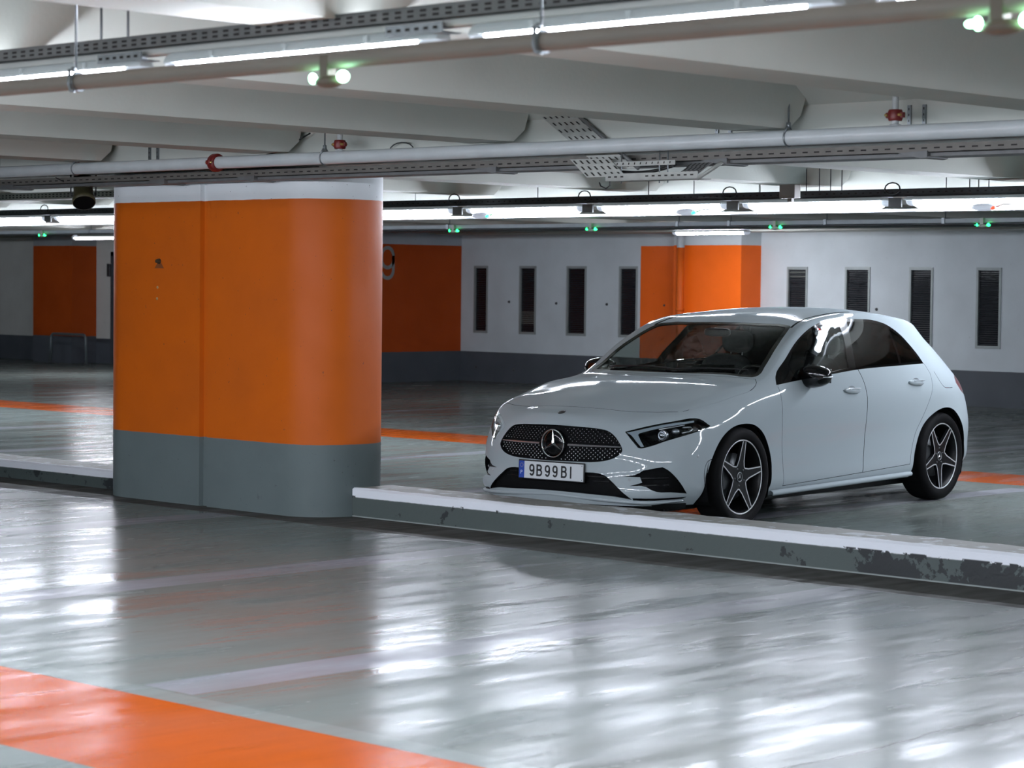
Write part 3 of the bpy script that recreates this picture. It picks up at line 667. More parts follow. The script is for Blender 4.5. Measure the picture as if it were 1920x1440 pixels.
# ------------------------------------------------------------------ car styling surface
# car body surface S, coordinates (x back, y left, z up)
BT = [ # u-stations: 9 levels (x,y,z)
 [(-0.885,0,0.17),(-0.908,0,0.235),(-0.898,0,0.37),(-0.895,0,0.5),(-0.88,0,0.6),(-0.858,0,0.69),(-0.8225,0,0.73),(-0.767,0,0.754),(-0.7045,0,0.772)],
 [(-0.868,0.3,0.17),(-0.893,0.3,0.235),(-0.88,0.3,0.37),(-0.873,0.29,0.5),(-0.858,0.29,0.6),(-0.828,0.28,0.685),(-0.7938,0.27,0.725),(-0.739,0.265,0.75),(-0.6792,0.26,0.766)],
 [(-0.808,0.53,0.17),(-0.838,0.54,0.235),(-0.818,0.52,0.37),(-0.808,0.51,0.5),(-0.783,0.49,0.6),(-0.753,0.46,0.68),(-0.7153,0.44,0.717),(-0.669,0.43,0.74),(-0.6177,0.425,0.757)],
 [(-0.715,0.655,0.17),(-0.75,0.685,0.235),(-0.72,0.685,0.37),(-0.705,0.675,0.5),(-0.675,0.65,0.6),(-0.635,0.625,0.685),(-0.6042,0.605,0.727),(-0.5675,0.585,0.75),(-0.5308,0.565,0.77)],
 [(-.54,.73,.17),(-.56,.785,.24),(-.55,.82,.37),(-.545,.82,.50),(-.53,.80,.60),(-.50,.775,.705),(-.475,.75,.752),(-.45,.71,.780),(-.41,.66,.802)],
 [(-.33,.80,.17),(-.335,.855,.25),(-.325,.87,.38),(-.32,.872,.51),(-.31,.857,.61),(-.30,.83,.715),(-.29,.795,.778),(-.275,.75,.813),(-.255,.70,.835)],
 [(0,.85,.18),(0,.885,.25),(0,.895,.38),(0,.897,.52),(0,.893,.64),(0,.878,.745),(0,.85,.815),(0,.80,.858),(0,.74,.888)],
 [(0.42,0.83,0.18),(0.42,0.872,0.25),(0.42,0.88,0.37),(0.42,0.881,0.51),(0.42,0.889,0.66),(0.42,0.882,0.79),(0.42,0.84,0.885),(0.445,0.79,0.93),(0.47,0.745,0.962)],
 [(0.75,0.83,0.18),(0.75,0.866,0.25),(0.75,0.87,0.37),(0.75,0.872,0.51),(0.75,0.884,0.66),(0.75,0.882,0.8),(0.75,0.845,0.915),(0.77,0.775,1.045),(0.8,0.7,1.16)],
 [(1.15,0.83,0.18),(1.15,0.864,0.25),(1.15,0.866,0.37),(1.15,0.868,0.51),(1.15,0.882,0.66),(1.15,0.883,0.805),(1.15,0.845,0.94),(1.15,0.745,1.145),(1.15,0.645,1.315)],
 [(1.6,0.83,0.185),(1.6,0.864,0.255),(1.6,0.866,0.38),(1.6,0.868,0.52),(1.6,0.882,0.67),(1.6,0.883,0.81),(1.6,0.842,0.965),(1.6,0.725,1.18),(1.6,0.588,1.375)],
 [(2.1,0.83,0.19),(2.1,0.866,0.26),(2.1,0.87,0.38),(2.1,0.872,0.53),(2.1,0.884,0.67),(2.1,0.883,0.815),(2.1,0.835,0.985),(2.1,0.715,1.19),(2.1,0.575,1.385)],
 [(2.45,0.835,0.195),(2.45,0.875,0.265),(2.45,0.885,0.39),(2.45,0.883,0.54),(2.45,0.89,0.68),(2.45,0.886,0.82),(2.45,0.825,0.995),(2.45,0.7,1.18),(2.45,0.565,1.36)],
 [(2.8,0.85,0.2),(2.8,0.885,0.27),(2.8,0.893,0.4),(2.8,0.891,0.54),(2.8,0.893,0.69),(2.8,0.88,0.83),(2.8,0.8,1.0),(2.79,0.675,1.165),(2.78,0.55,1.32)],
 [(3.08,.80,.205),(3.08,.862,.28),(3.08,.872,.41),(3.08,.872,.55),(3.08,.852,.69),(3.08,.815,.84),(3.05,.73,.985),(2.99,.62,1.135),(2.94,.515,1.278)],
 [(3.29,.71,.22),(3.33,.755,.3),(3.34,.765,.43),(3.35,.765,.56),(3.33,.755,.70),(3.30,.715,.85),(3.22,.65,.975),(3.12,.56,1.125),(2.99,.465,1.272)],
 [(3.43,.54,.22),(3.48,.57,.3),(3.49,.58,.43),(3.50,.58,.56),(3.49,.58,.71),(3.44,.55,.86),(3.34,.51,.985),(3.22,.44,1.115),(3.05,.37,1.288)],
 [(3.50,.30,.22),(3.55,.3,.3),(3.56,.3,.43),(3.565,.3,.56),(3.56,.3,.71),(3.51,.3,.88),(3.39,.28,.99),(3.27,.24,1.12),(3.11,.2,1.30)],
 [(3.505,0,.22),(3.555,0,.3),(3.565,0,.43),(3.57,0,.56),(3.565,0,.71),(3.52,0,.885),(3.41,0,.995),(3.285,0,1.12),(3.12,0,1.305)]]
# centreline for top rows: E index -> (x,z)
CT = [None,(-.48,.832),(-.25,.880),(.0,.922),(.30,.967),(.64,1.115),(1.03,1.275),(1.55,1.395),(2.1,1.422),(2.47,1.405),(2.80,1.375),(3.0,1.338),None]
CROWN=2.4
def cr(p0,p1,p2,p3,t):
    # centripetal-free uniform catmull-rom with chord scaling of tangents
    def d(a,b): return max(1e-6,math.dist(a,b))
    d1=d(p1,p2); d0=d(p0,p1); d2=d(p2,p3)
    o=[]
    for a,b,c,e in zip(p0,p1,p2,p3):
        m1=((b-a)/d0*d1+(c-b)/d1*d0)/(d0+d1)*d1
        m2=((c-b)/d1*d2+(e-c)/d2*d1)/(d1+d2)*d1
        t2=t*t;t3=t2*t
        o.append((2*t3-3*t2+1)*b+(t3-2*t2+t)*m1+(-2*t3+3*t2)*c+(t3-t2)*m2)
    return tuple(o)
def spline(P,k,g0=None,g1=None):
    P=list(P)
    lin=lambda a,b: tuple(2*i-j for i,j in zip(a,b))
    Q=[g0 or lin(P[0],P[1])]+P+[g1 or lin(P[-1],P[-2])]
    out=[]
    for i in range(len(P)-1):
        for s in range(k): out.append(cr(Q[i],Q[i+1],Q[i+2],Q[i+3],s/k))
    out.append(tuple(P[-1])); return out
mir=lambda q:(q[0],-q[1],q[2])
def grid(K=6,J=6):
    nu=len(BT); nl=len(BT[0])
    # along u for each level
    L=[spline([BT[i][j] for i in range(nu)],K,mir(BT[1][j]),mir(BT[-2][j])) for j in range(nl)]
    B=[spline([L[j][f] for j in range(nl)],J) for f in range(len(L[0]))]  # B[fu][fv]
    E=[b[-1] for b in B]
    E0=[BT[i][-1] for i in range(nu)]
    # top patch
    rows=[[E0[0],E0[1],E0[2],E0[3]]]
    for r in range(1,len(CT)-1):
        e=E0[3+r]; xc,zc=CT[r]
        row=[]
        for j in range(4):
            t=j/3; row.append((xc+(e[0]-xc)*t*t, e[1]*t, zc+(e[2]-zc)*t**CROWN))
        rows.append(row)
    n=nu-1
    rows.append([E0[n],E0[n-1],E0[n-2],E0[n-3]])
    assert len(rows)-1 == (n-3)-3, (len(rows),n)
    R=[spline(r,K,mir(r[1])) for r in rows]          # across
    T=[spline([R[i][f] for i in range(len(R))],K) for f in range(len(R[0]))] # T[facross][falong]
    # weld
    na=len(T); nb=len(T[0])
    for a in range(na): T[a][0]=E[a]; T[a][-1]=E[len(E)-1-a]
    for b in range(nb): T[-1][b]=E[3*K+b]
    return B,T
def halfmesh(K=6,J=6):
    B,T=grid(K,J); V=[];F=[]
    idx={}
    def add(q):
        k=(round(q[0],5),round(q[1],5),round(q[2],5))
        if k not in idx: idx[k]=len(V); V.append(q)
        return idx[k]
    for G in (B,T):
        I=[[add(q) for q in r] for r in G]
        for i in range(len(I)-1):
            for j in range(len(I[0])-1):
                f=[I[i][j],I[i+1][j],I[i+1][j+1],I[i][j+1]]
                g=[]
                for q in f:
                    if q not in g: g.append(q)
                if len(g)>2: F.append(g)
    return V,F
def fullmesh(K=6,J=6):
    V,F=halfmesh(K,J); n=len(V); V2=list(V); m={}
    for i,q in enumerate(V):
        if abs(q[1])<1e-6: m[i]=i
        else: m[i]=len(V2); V2.append((q[0],-q[1],q[2]))
    F2=list(F)+[[m[i] for i in reversed(f)] for f in F]
    return V2,F2
# ------------------------------------------------------------------ the car
def car_paint():
    m=bpy.data.materials.new('white_car_paint'); m.use_nodes=True; nt=m.node_tree; nt.nodes.clear(); N=nt.nodes.new; K=nt.links.new
    o=N('ShaderNodeOutputMaterial'); mx=N('ShaderNodeMixShader'); df=N('ShaderNodeBsdfDiffuse'); gb=N('ShaderNodeBsdfGlossy'); lw=N('ShaderNodeLayerWeight')
    pw=N('ShaderNodeMath'); pw.operation='POWER'; pw.inputs[1].default_value=5; ma=N('ShaderNodeMath'); ma.operation='MULTIPLY_ADD'; ma.inputs[1].default_value=.32; ma.inputs[2].default_value=.035
    K(lw.outputs['Facing'],pw.inputs[0]); K(pw.outputs[0],ma.inputs[0])
    # very fine flake so that the lacquer is not a flat tone
    tc=N('ShaderNodeTexCoord'); ns=N('ShaderNodeTexNoise'); ns.inputs['Scale'].default_value=900; rp=N('ShaderNodeMix'); rp.data_type='RGBA'; K(tc.outputs['Object'],ns.inputs['Vector']); K(ns.outputs['Fac'],rp.inputs[0])
    rp.inputs[6].default_value=srgb('#9aa6aa'); rp.inputs[7].default_value=srgb('#a3aeb2'); K(rp.outputs[2],df.inputs[0])
    gb.inputs['Roughness'].default_value=.035; gb.inputs[0].default_value=(1,1,1,1)
    K(ma.outputs[0],mx.inputs[0]); K(df.outputs[0],mx.inputs[1]); K(gb.outputs[0],mx.inputs[2]); K(mx.outputs[0],o.inputs[0]); return m
M['paint']=car_paint()
M['cabin']=mat('cabin_lining','#0e0f11',.8)
M['seat']=mat('seat_fabric','#17181b',.85,noise=.3)
M['gloss_black']=mat('gloss_black','#050506',.1,0,.35,coat=.2)
M['trim_black']=mat('trim_black','#050506',.06,0,.4)
M['chrome']=mat('chrome','#dfe3e6',.12,1)
M['satin']=mat('satin_silver','#c9cdd2',.3,.9)
M['tyre']=mat('tyre_rubber','#060607',.8,0,.15,noise=.2,nscale=40)
M['rimblack']=mat('rim_black','#0a0b0d',.42,0,.3)
M['rimedge']=mat('rim_machined','#d3d6d8',.4,.5)
M['disc']=mat('brake_disc','#55585a',.4,.9)
def tinted(name,tint,gl=.02,r0=.03,k=1):
    m=bpy.data.materials.new(name); m.use_nodes=True; nt=m.node_tree; nt.nodes.clear()
    o=nt.nodes.new('ShaderNodeOutputMaterial'); mx=nt.nodes.new('ShaderNodeMixShader'); tr=nt.nodes.new('ShaderNodeBsdfTransparent'); gb=nt.nodes.new('ShaderNodeBsdfGlossy'); lw=nt.nodes.new('ShaderNodeLayerWeight')
    pw=nt.nodes.new('ShaderNodeMath'); pw.operation='POWER'; pw.inputs[1].default_value=5; ma=nt.nodes.new('ShaderNodeMath'); ma.operation='MULTIPLY_ADD'; ma.inputs[1].default_value=(1-r0)*k; ma.inputs[2].default_value=r0
    nt.links.new(lw.outputs['Facing'],pw.inputs[0]); nt.links.new(pw.outputs[0],ma.inputs[0])
    tr.inputs[0].default_value=tuple(tint)+(1,); gb.inputs['Roughness'].default_value=gl; gb.inputs[0].default_value=(1,1,1,1)
    nt.links.new(ma.outputs[0],mx.inputs[0]); nt.links.new(tr.outputs[0],mx.inputs[1]); nt.links.new(gb.outputs[0],mx.inputs[2]); nt.links.new(mx.outputs[0],o.inputs[0]); return m
M['screen']=tinted('windscreen_glass',(.88,.91,.89),.02,.006,.35); M['sideglass']=tinted('tinted_side_glass',(.20,.21,.21),.015,.03); M['frontglass']=tinted('front_side_glass',(.66,.69,.68),.015,.03); M['lensglass']=tinted('clear_lens',(.93,.95,.96))
car=empty('car',(-10.44831,12.05645,0),math.radians(95.55818+180))
prop(car,'white five-door hatchback with black mirrors and dark tinted windows parked behind the kerb','car')
cv=lambda q:(-q[0],q[1],q[2])
SV,SF=fullmesh(7,7)
bm=bmesh.new()
for q in SV: bm.verts.new(cv(q))
bm.verts.ensure_lookup_table()
for f in SF:
    try: bm.faces.new([bm.verts[i] for i in f])
    except ValueError: pass
bmesh.ops.recalc_face_normals(bm,faces=bm.faces)
bm.normal_update()
# make sure they look outward
tf=max(bm.faces,key=lambda f:f.calc_center_median().z)
if tf.normal.z<0: bmesh.ops.reverse_faces(bm,faces=bm.faces); bm.normal_update()
PV=[v.co.copy() for v in bm.verts]; PN=[v.normal.copy() for v in bm.verts]; PF=[[v.index for v in f.verts] for f in bm.faces]
BE=[[e.verts[0].index,e.verts[1].index] for e in bm.edges if e.is_boundary]
# orient boundary edges along their face
BO=[]
for e in bm.edges:
    if e.is_boundary:
        l=e.link_loops[0]; BO.append((l.vert.index,l.link_loop_next.vert.index))
bm.free()
STRI=[]
for f in PF:
    for i in range(1,len(f)-1): STRI.append((f[0],f[i],f[i+1]))
SB=BVHTree.FromPolygons(PV,STRI)
def s_normal(p):
    co_,n,i,d=SB.find_nearest(p)
    a,b,c=STRI[i]
    try:
        w=barycentric_transform(co_,PV[a],PV[b],PV[c],Vector((1,0,0)),Vector((0,1,0)),Vector((0,0,1)))
        r=PN[a]*w.x+PN[b]*w.y+PN[c]*w.z; r.normalize(); return r
    except Exception: return n
def shell(o0,o1):
    n=len(PV); V=[p+q*o0 for p,q in zip(PV,PN)]+[p+q*o1 for p,q in zip(PV,PN)]
    F=[f for f in PF]+[[n+i for i in reversed(f)] for f in PF]+[(b,a,n+a,n+b) for a,b in BO]
    me=bpy.data.meshes.new('shell'); me.from_pydata(V,[],F); me.update(); return me
def D(dx,dy,dz):
    v=Vector((-dx,dy,dz)); v.normalize(); return v
DY=D(0,1,0); DX=D(-1,0,0); DZ=D(0,0,1); DG=D(-.75,.66,0)
def mirp(P): return [(x,-y,z) for x,y,z in P]
def smooth(P,k=4,ang=30,closed=True):
    n=len(P); V=[Vector(q) for q in P]; out=[]
    corner=[]
    for i in range(n):
        a=(V[i]-V[i-1]); b=(V[(i+1)%n]-V[i]); corner.append(a.angle(b,0)>math.radians(ang))
    for i in range(n):
        p0=V[i-1] if not corner[i] else V[i]*2-V[(i+1)%n]
        p3=V[(i+2)%n] if not corner[(i+1)%n] else V[(i+1)%n]*2-V[i]
        for s in range(k): out.append(cr(tuple(p0),tuple(V[i]),tuple(V[(i+1)%n]),tuple(p3),s/k))
    return out
def flat2(P,d):
    """polygon points (car coords) -> 2D coords in the plane across d, plus basis"""
    z=d; a=Vector((0,0,1)) if abs(z.z)<.9 else Vector((1,0,0)); u=a.cross(z).normalized(); v=z.cross(u)
    return [(Vector(cv(q)).dot(u),Vector(cv(q)).dot(v)) for q in P],u,v
def area(P): return sum(P[i-1][0]*P[i][1]-P[i][0]*P[i-1][1] for i in range(len(P)))/2
def inset2(P,t):
    s=1 if area(P)>0 else -1; n=len(P); out=[]
    for i in range(n):
        a=Vector(P[i-1]);b=Vector(P[i]);c=Vector(P[(i+1)%n])
        d1=(b-a); d2=(c-b)
        if d1.length<1e-7: d1=d2
        if d2.length<1e-7: d2=d1
        d1=d1.normalized(); d2=d2.normalized()
        n1=Vector((-d1.y,d1.x))*s; n2=Vector((-d2.y,d2.x))*s; m=n1+n2
        if m.length<1e-4: m=n1
        m.normalize(); k=t/max(.35,m.dot(n1)); out.append(tuple(b+m*k))
    return out
def cutter(items):
    """items: (P3, dir, lo, hi, inset)"""
    V=[];F=[]
    for P,d,lo,hi,ins in items:
        q,u,v=flat2(P,d)
        if ins: q=inset2(q,ins)
        if area(q)<0: q=q[::-1]
        n=len(q); b=len(V)
        V+=[u*x+v*y+d*lo for x,y in q]+[u*x+v*y+d*hi for x,y in q]
        F+=[[b+i for i in range(n)][::-1],[b+n+i for i in range(n)]]+[[b+i,b+(i+1)%n,b+n+(i+1)%n,b+n+i] for i in range(n)]
    me=bpy.data.meshes.new('cut'); me.from_pydata(V,[],F); me.update()
    bm=bmesh.new(); bm.from_mesh(me); bmesh.ops.recalc_face_normals(bm,faces=bm.faces); bm.to_mesh(me); bm.free()
    return me
def boolean(me,items,op):
    a=bpy.data.objects.new('a',me); b=bpy.data.objects.new('b',cutter(items)); C.objects.link(a); C.objects.link(b)
    md=a.modifiers.new('m','BOOLEAN'); md.operation=op; md.object=b; md.solver='EXACT'
    dg=bpy.context.evaluated_depsgraph_get(); dg.update()
    r=bpy.data.meshes.new_from_object(a.evaluated_get(dg))
    bpy.data.objects.remove(a); bpy.data.objects.remove(b); return r
def finish(name,me,mats,parent,label=None,cabin=True):
    """smooth surface normals from the styling surface on outer faces"""
    me.materials.clear()
    for m in mats: me.materials.append(m)
    nv=[None]*len(me.vertices); ln=[]
    for p in me.polygons:
        sn=s_normal(p.center); dt=p.normal.dot(sn); p.use_smooth=True
        if dt<-.35 and len(mats)>1: p.material_index=1
        elif abs(dt)<.5 and len(mats)>2: p.material_index=2
        else: p.material_index=0
        for li in p.loop_indices:
            vi=me.loops[li].vertex_index
            if dt>.72:
                if nv[vi] is None: nv[vi]=s_normal(me.vertices[vi].co)
                ln.append(nv[vi])
            else: ln.append(p.normal.copy())
    me.normals_split_custom_set(ln)
    o=link(name,me,parent)
    if label: o['label']=label
    return o
# --- feature outlines, measured on the body (x back from front axle, y left, z up)
FD=[(.49,0,.879),(.47,0,.766),(.48,0,.558),(.524,0,.236),(1.585,0,.267),(1.599,0,.418),(1.605,0,.561),(1.606,0,.705),(1.602,0,.836),(1.588,0,.924),(1.551,0,1.02),(1.079,0,.99),(.717,0,.965),(.54,0,.935),(.495,0,.903)]
RD=[(1.551,0,1.02),(1.588,0,.924),(1.602,0,.836),(1.606,0,.705),(1.605,0,.561),(1.599,0,.418),(1.585,0,.267),(2.254,0,.29),(2.271,0,.386),(2.313,0,.498),(2.414,0,.63),(2.507,0,.753),(2.568,0,.854),(2.589,0,.944),(2.56,0,1.014),(2.5,0,1.04),(2.194,0,1.04),(1.846,0,1.035)]
DLO=[(.492,0,.913),(.548,0,.968),(.722,0,1.076),(.954,0,1.204),(1.144,0,1.277),(1.363,0,1.325),(1.666,0,1.346),(1.882,0,1.345),(2.2,0,1.328),(2.339,0,1.296),(2.47,0,1.212),(2.526,0,1.109),(2.55,0,1.017),(2.197,0,1.010),(1.516,0,.992),(1.082,0,.961),(.719,0,.935)]
GF=[(.735,0,1.045),(.848,0,1.13),(1.019,0,1.218),(1.235,0,1.285),(1.452,0,1.318),(1.627,0,1.328),(1.578,0,1.217),(1.48,0,1.08),(1.445,0,1.009),(1.091,0,.974),(.736,0,.950),(.722,0,.99)]
GR=[(1.75,0,1.326),(1.967,0,1.326),(2.18,0,1.313),(2.29,0,1.285),(2.25,0,1.175),(2.176,0,1.026),(1.857,0,1.018),(1.539,0,1.007),(1.597,0,1.108),(1.688,0,1.237)]
GQ=[(2.325,0,1.273),(2.436,0,1.203),(2.489,0,1.110),(2.523,0,1.034),(2.207,0,1.027),(2.284,0,1.169)]
WS=[(1.162,0,1),(1.156,.298,1),(1.108,.549,1),(1.02,.583,1),(.893,.613,1),(.685,.659,1),(.572,.677,1),(.466,.69,1),(.435,.665,1),(.40,.50,1),(.35,.25,1),(.33,0,1)]
HOOD=[(-.69,0,1),(-.682,.16,1),(-.656,.313,1),(-.619,.415,1),(-.58,.516,1),(-.525,.637,1),(-.47,.726,1),(-.40,.752,1),(-.305,.771,1),(-.095,.803,1),(.05,.812,1),(.16,.812,1),(.27,.79,1),(.36,.752,1),(.42,.705,1),(.405,.66,1),(.37,.50,1),(.32,.25,1),(.30,0,1)]
RW=[(3.10,0,1),(3.08,.30,1),(3.04,.43,1),(3.16,.50,1),(3.27,.55,1),(3.33,.30,1),(3.345,0,1)]
DD=FD[0:5]+RD[7:]+FD[10:]
both=lambda H:[(x,y,z) for x,y,z in H]+[(x,-y,z) for x,y,z in H[::-1] if y>1e-6]
ARF=[(-.42,0,.02),(-.41,0,.20),(-.395,0,.31),(-.366,0,.42),(-.308,0,.522),(-.212,0,.612),(-.111,0,.661),(.0,0,.677),(.118,0,.664),(.213,0,.617),(.299,0,.526),(.352,0,.403),(.358,0,.3),(.345,0,.20),(.345,0,.02)]
ARR=[(2.31,0,.02),(2.305,0,.20),(2.301,0,.305),(2.333,0,.43),(2.435,0,.577),(2.58,0,.657),(2.73,0,.689),(2.89,0,.668),(3.01,0,.594),(3.09,0,.47),(3.115,0,.35),(3.115,0,.2),(3.11,0,.02)]
HL=[(-.767,.485,.638),(-.713,.548,.66),(-.638,.622,.684),(-.552,.72,.708),(-.423,.798,.725),(-.396,.808,.719),(-.321,.84,.673),(-.393,.832,.652),(-.496,.808,.629),(-.632,.714,.584),(-.727,.623,.542),(-.747,.599,.536),(-.757,.581,.539),(-.763,.547,.574),(-.766,.516,.606)]
DRL=[(-.763,.498,.632),(-.719,.552,.647),(-.645,.627,.671),(-.559,.724,.695),(-.447,.799,.709),(-.451,.802,.699),(-.564,.728,.680),(-.653,.632,.654),(-.719,.566,.630),(-.729,.562,.620),(-.736,.585,.587),(-.733,.611,.547),(-.744,.597,.544),(-.751,.564,.577),(-.754,.527,.616)]
GRI=[(0,0,.665),(0,.18,.661),(0,.315,.654),(0,.385,.641),(0,.424,.617),(0,.462,.578),(0,.490,.537),(0,.496,.517),(0,.482,.495),(0,.448,.470),(0,.407,.455),(0,.342,.443),(0,.19,.437),(0,0,.434)]
INT=[(0,0,.374),(0,.25,.373),(0,.352,.371),(0,.40,.358),(0,.43,.338),(0,.47,.307),(0,.522,.263),(0,.562,.228),(0,.578,.211),(0,.519,.222),(0,.469,.229),(0,.358,.234),(0,0,.243)]
SI=[(-.825,.509,.358),(-.772,.607,.383),(-.764,.617,.394),(-.742,.649,.404),(-.682,.719,.421),(-.66,.742,.405),(-.624,.775,.364),(-.583,.797,.311),(-.526,.802,.248),(-.645,.759,.26),(-.732,.707,.266),(-.757,.679,.28),(-.769,.657,.295),(-.821,.563,.299),(-.777,.63,.322),(-.775,.612,.355)]
SL=[(-.81,.579,.222),(-.726,.691,.222),(-.508,.789,.226),(-.533,.771,.214),(-.72,.687,.207),(-.804,.581,.206)]
TL=[(3.05,.80,.86),(3.12,.79,.90),(3.25,.70,.925),(3.40,.55,.92),(3.46,.40,.90),(3.49,.40,.80),(3.40,.66,.775),(3.27,.765,.765),(3.15,.81,.80)]
def bothy(H): return [(0,y,z) for _,y,z in H]+[(0,-y,z) for _,y,z in H[::-1] if y>1e-6]
sm=smooth
pFD,pRD,pDLO=sm(FD,3,28),sm(RD,3,28),sm(DLO,4,34); pGF,pGR,pGQ=sm(GF,3,34),sm(GR,3,34),sm(GQ,3,34)

pWS=sm(both(WS),2,60); pHOOD=sm(both(HOOD),3,40); pRW=sm(both(RW),2,40)
pGRI=sm(bothy(GRI),3,50); pINT=sm(bothy(INT),3,30); pHL=sm(HL,3,28); pDRL=sm(DRL,2,30); pSI=sm(SI,3,32); pSL=sm(SL,2,20); pTL=sm(TL,2,30)
pAF,pAR=sm(ARF,4,40),sm(ARR,4,40)
SIDE_L=(.30,1.05); 
sides=lambda P,a,b,ins=0:[(P,DY,a,b,ins),(mirp(P),DY*-1,a,b,ins)]
diag=lambda P,a,b,ins=0:[(P,DG,a,b,ins),(mirp(P),D(-.75,-.66,0),a,b,ins)]
base=shell(0,-.022)
body=base.copy()
body=boolean(body,sides(pDLO,.3,1.0)+[(pWS,DZ,.90,1.6,0),(pRW,DZ,.9,1.6,0)]+sides(pAF,.45,1.0)+sides(pAR,.45,1.0),'DIFFERENCE')
body=boolean(body,sides(sm(DD,3,28),.5,1.0)+[(pHOOD,DZ,.60,1.25,0)],'DIFFERENCE')
body=boolean(body,[(pGRI,DX,.5,1.1,0),(pINT,DX,.5,1.1,0)],'DIFFERENCE')
body=boolean(body,diag(pHL,.5,1.3),'DIFFERENCE')
body=boolean(body,diag(SL,.5,1.3),'DIFFERENCE')
body=boolean(body,diag(pSI,.5,1.3),'DIFFERENCE')
body=boolean(body,[(pTL,D(.75,.66,0),2.0,3.6,0),(mirp(pTL),D(.75,-.66,0),2.0,3.6,0)],'DIFFERENCE')
# fuel flap seam, bumper marker seam and the roof joint lines as fine grooves
def ribbon(P,w,d,lo,hi,ends=True):
    q,u,v=flat2(P,d); L=[];R=[]
    for i in range(len(q)):
        a=Vector(q[max(0,i-1)]);b=Vector(q[min(len(q)-1,i+1)]);t=(b-a).normalized();n=Vector((-t.y,t.x))*w/2
        L.append(Vector(q[i])+n);R.append(Vector(q[i])-n)
    poly=L+R[::-1]
    # back to car coords
    return [cv(tuple(u*p.x+v*p.y)) for p in poly]
def spl(P,k=4): return spline(P,k)
flap=spl([(2.66,0,.955),(2.672,0,.929),(2.697,0,.882),(2.743,0,.842),(2.82,0,.833),(2.911,0,.831)])
mark=spl([(-.378,0,.241),(-.398,0,.30),(-.408,0,.409),(-.39,0,.444),(-.335,0,.466)])
ditch=spl([(1.07,.575,1),(1.16,.560,1),(1.30,.545,1),(1.5,.535,1),(1.7,.528,1),(1.95,.524,1)],3)
body=boolean(body,[(ribbon(flap,.004,DY,0,0),DY,.6,1.0,0),(ribbon(mark,.004,DY,0,0),DY,.6,1.0,0),(ribbon(ditch,.020,DZ,0,0),DZ,1.0,1.6,0),(ribbon(mirp(ditch),.020,DZ,0,0),DZ,1.0,1.6,0)],'DIFFERENCE')
finish('body_shell',body,[M['paint'],M['cabin'],M['black_mesh']],car)
gap=.0034
def piece(name,src,items,mats,label=None):
    me=src.copy(); me=boolean(me,items,'INTERSECT'); return finish(name,me,mats,car,label)
piece('bonnet',base,[(pHOOD,DZ,.60,1.25,gap)],[M['paint'],M['cabin'],M['black_mesh']])
R_=lambda P,a,b,ins=0:(mirp(P),DY*-1,a,b,ins)
L_=lambda P,a,b,ins=0:(P,DY,a,b,ins)
def mirror_mesh(me):
    V=[(v.co.x,-v.co.y,v.co.z) for v in me.vertices]; F=[list(p.vertices)[::-1] for p in me.polygons]
    r=bpy.data.meshes.new('m'); r.from_pydata(V,[],F); r.update(); return r
def pair(name,me,mats,label=None):
    m2=mirror_mesh(me); finish(name,me,mats,car,label); finish(name,m2,mats,car,label)
for nm,P in (('front_door',pFD),('rear_door',pRD)):
    pair(nm,boolean(boolean(base.copy(),[L_(P,.5,1.0,gap)],'INTERSECT'),[L_(pDLO,.3,1.0)],'DIFFERENCE'),[M['paint'],M['cabin'],M['black_mesh']])
thin=shell(-.001,-.007)
me=boolean(thin.copy(),[L_(pDLO,.3,1.0,.0008)],'INTERSECT')
me=boolean(me,[L_(pGF,.3,1.0,0),L_(pGR,.3,1.0,0),L_(pGQ,.3,1.0,0)],'DIFFERENCE')
pair('window_surround',me,[M['trim_black']])
for nm,P,mt,lb in (('front_side_window',pGF,'frontglass','clear dark front side window'),('rear_side_window',pGR,'sideglass','heavily tinted rear side window'),('quarter_window',pGQ,'sideglass',None)):
    pair(nm,boolean(thin.copy(),[L_(P,.3,1.0,.0005)],'INTERSECT'),[M[mt]],lb)
# slim bright-edged seals along the side glass
me=boolean(thin.copy(),[(pWS,DZ,.9,1.6,.001)],'INTERSECT'); me=boolean(me,[(pWS,DZ,.9,1.6,.034)],'DIFFERENCE'); finish('windscreen_surround',me,[M['trim_black']],car)
piece('windscreen',thin,[(pWS,DZ,.9,1.6,.0345)],[M['screen']])
piece('rear_window',thin,[(pRW,DZ,.9,1.6,.001)],[M['sideglass']])
back=shell(-.030,-.036)
# grille
gr=piece('grille',back,[(pGRI,DX,.5,1.1,-.012)],[M['black_mesh']])
it=piece('lower_intake',back,[(pINT,DX,.5,1.1,-.012)],[M['black_mesh']])
mb=MB()
for z in (.262,.29,.318,.346):
    hw=.36+(.37-z)*1.0; mb.tube([(-x,y,z) for x,y in [(-.868+.35*(abs(yy)/.6)**2.6*.25,yy) for yy in [(-hw+2*hw*i/16) for i in range(17)]]],.004,6)
mb.build('intake_bar',M['black'],it)
for fn,sg in ((0,1),(1,-1)):
    sd=diag(pSI,.5,1.3,-.01)[fn]
    o=finish('side_intake',boolean(back.copy(),[sd],'INTERSECT'),[M['black_mesh']],car)
    for z in (.30,.345):
        MB().tube([(.775,sg*.60,z),(.70,sg*.68,z+.004),(.63,sg*.735,z+.006)],.006,6).build('intake_fin',M['black'],o)
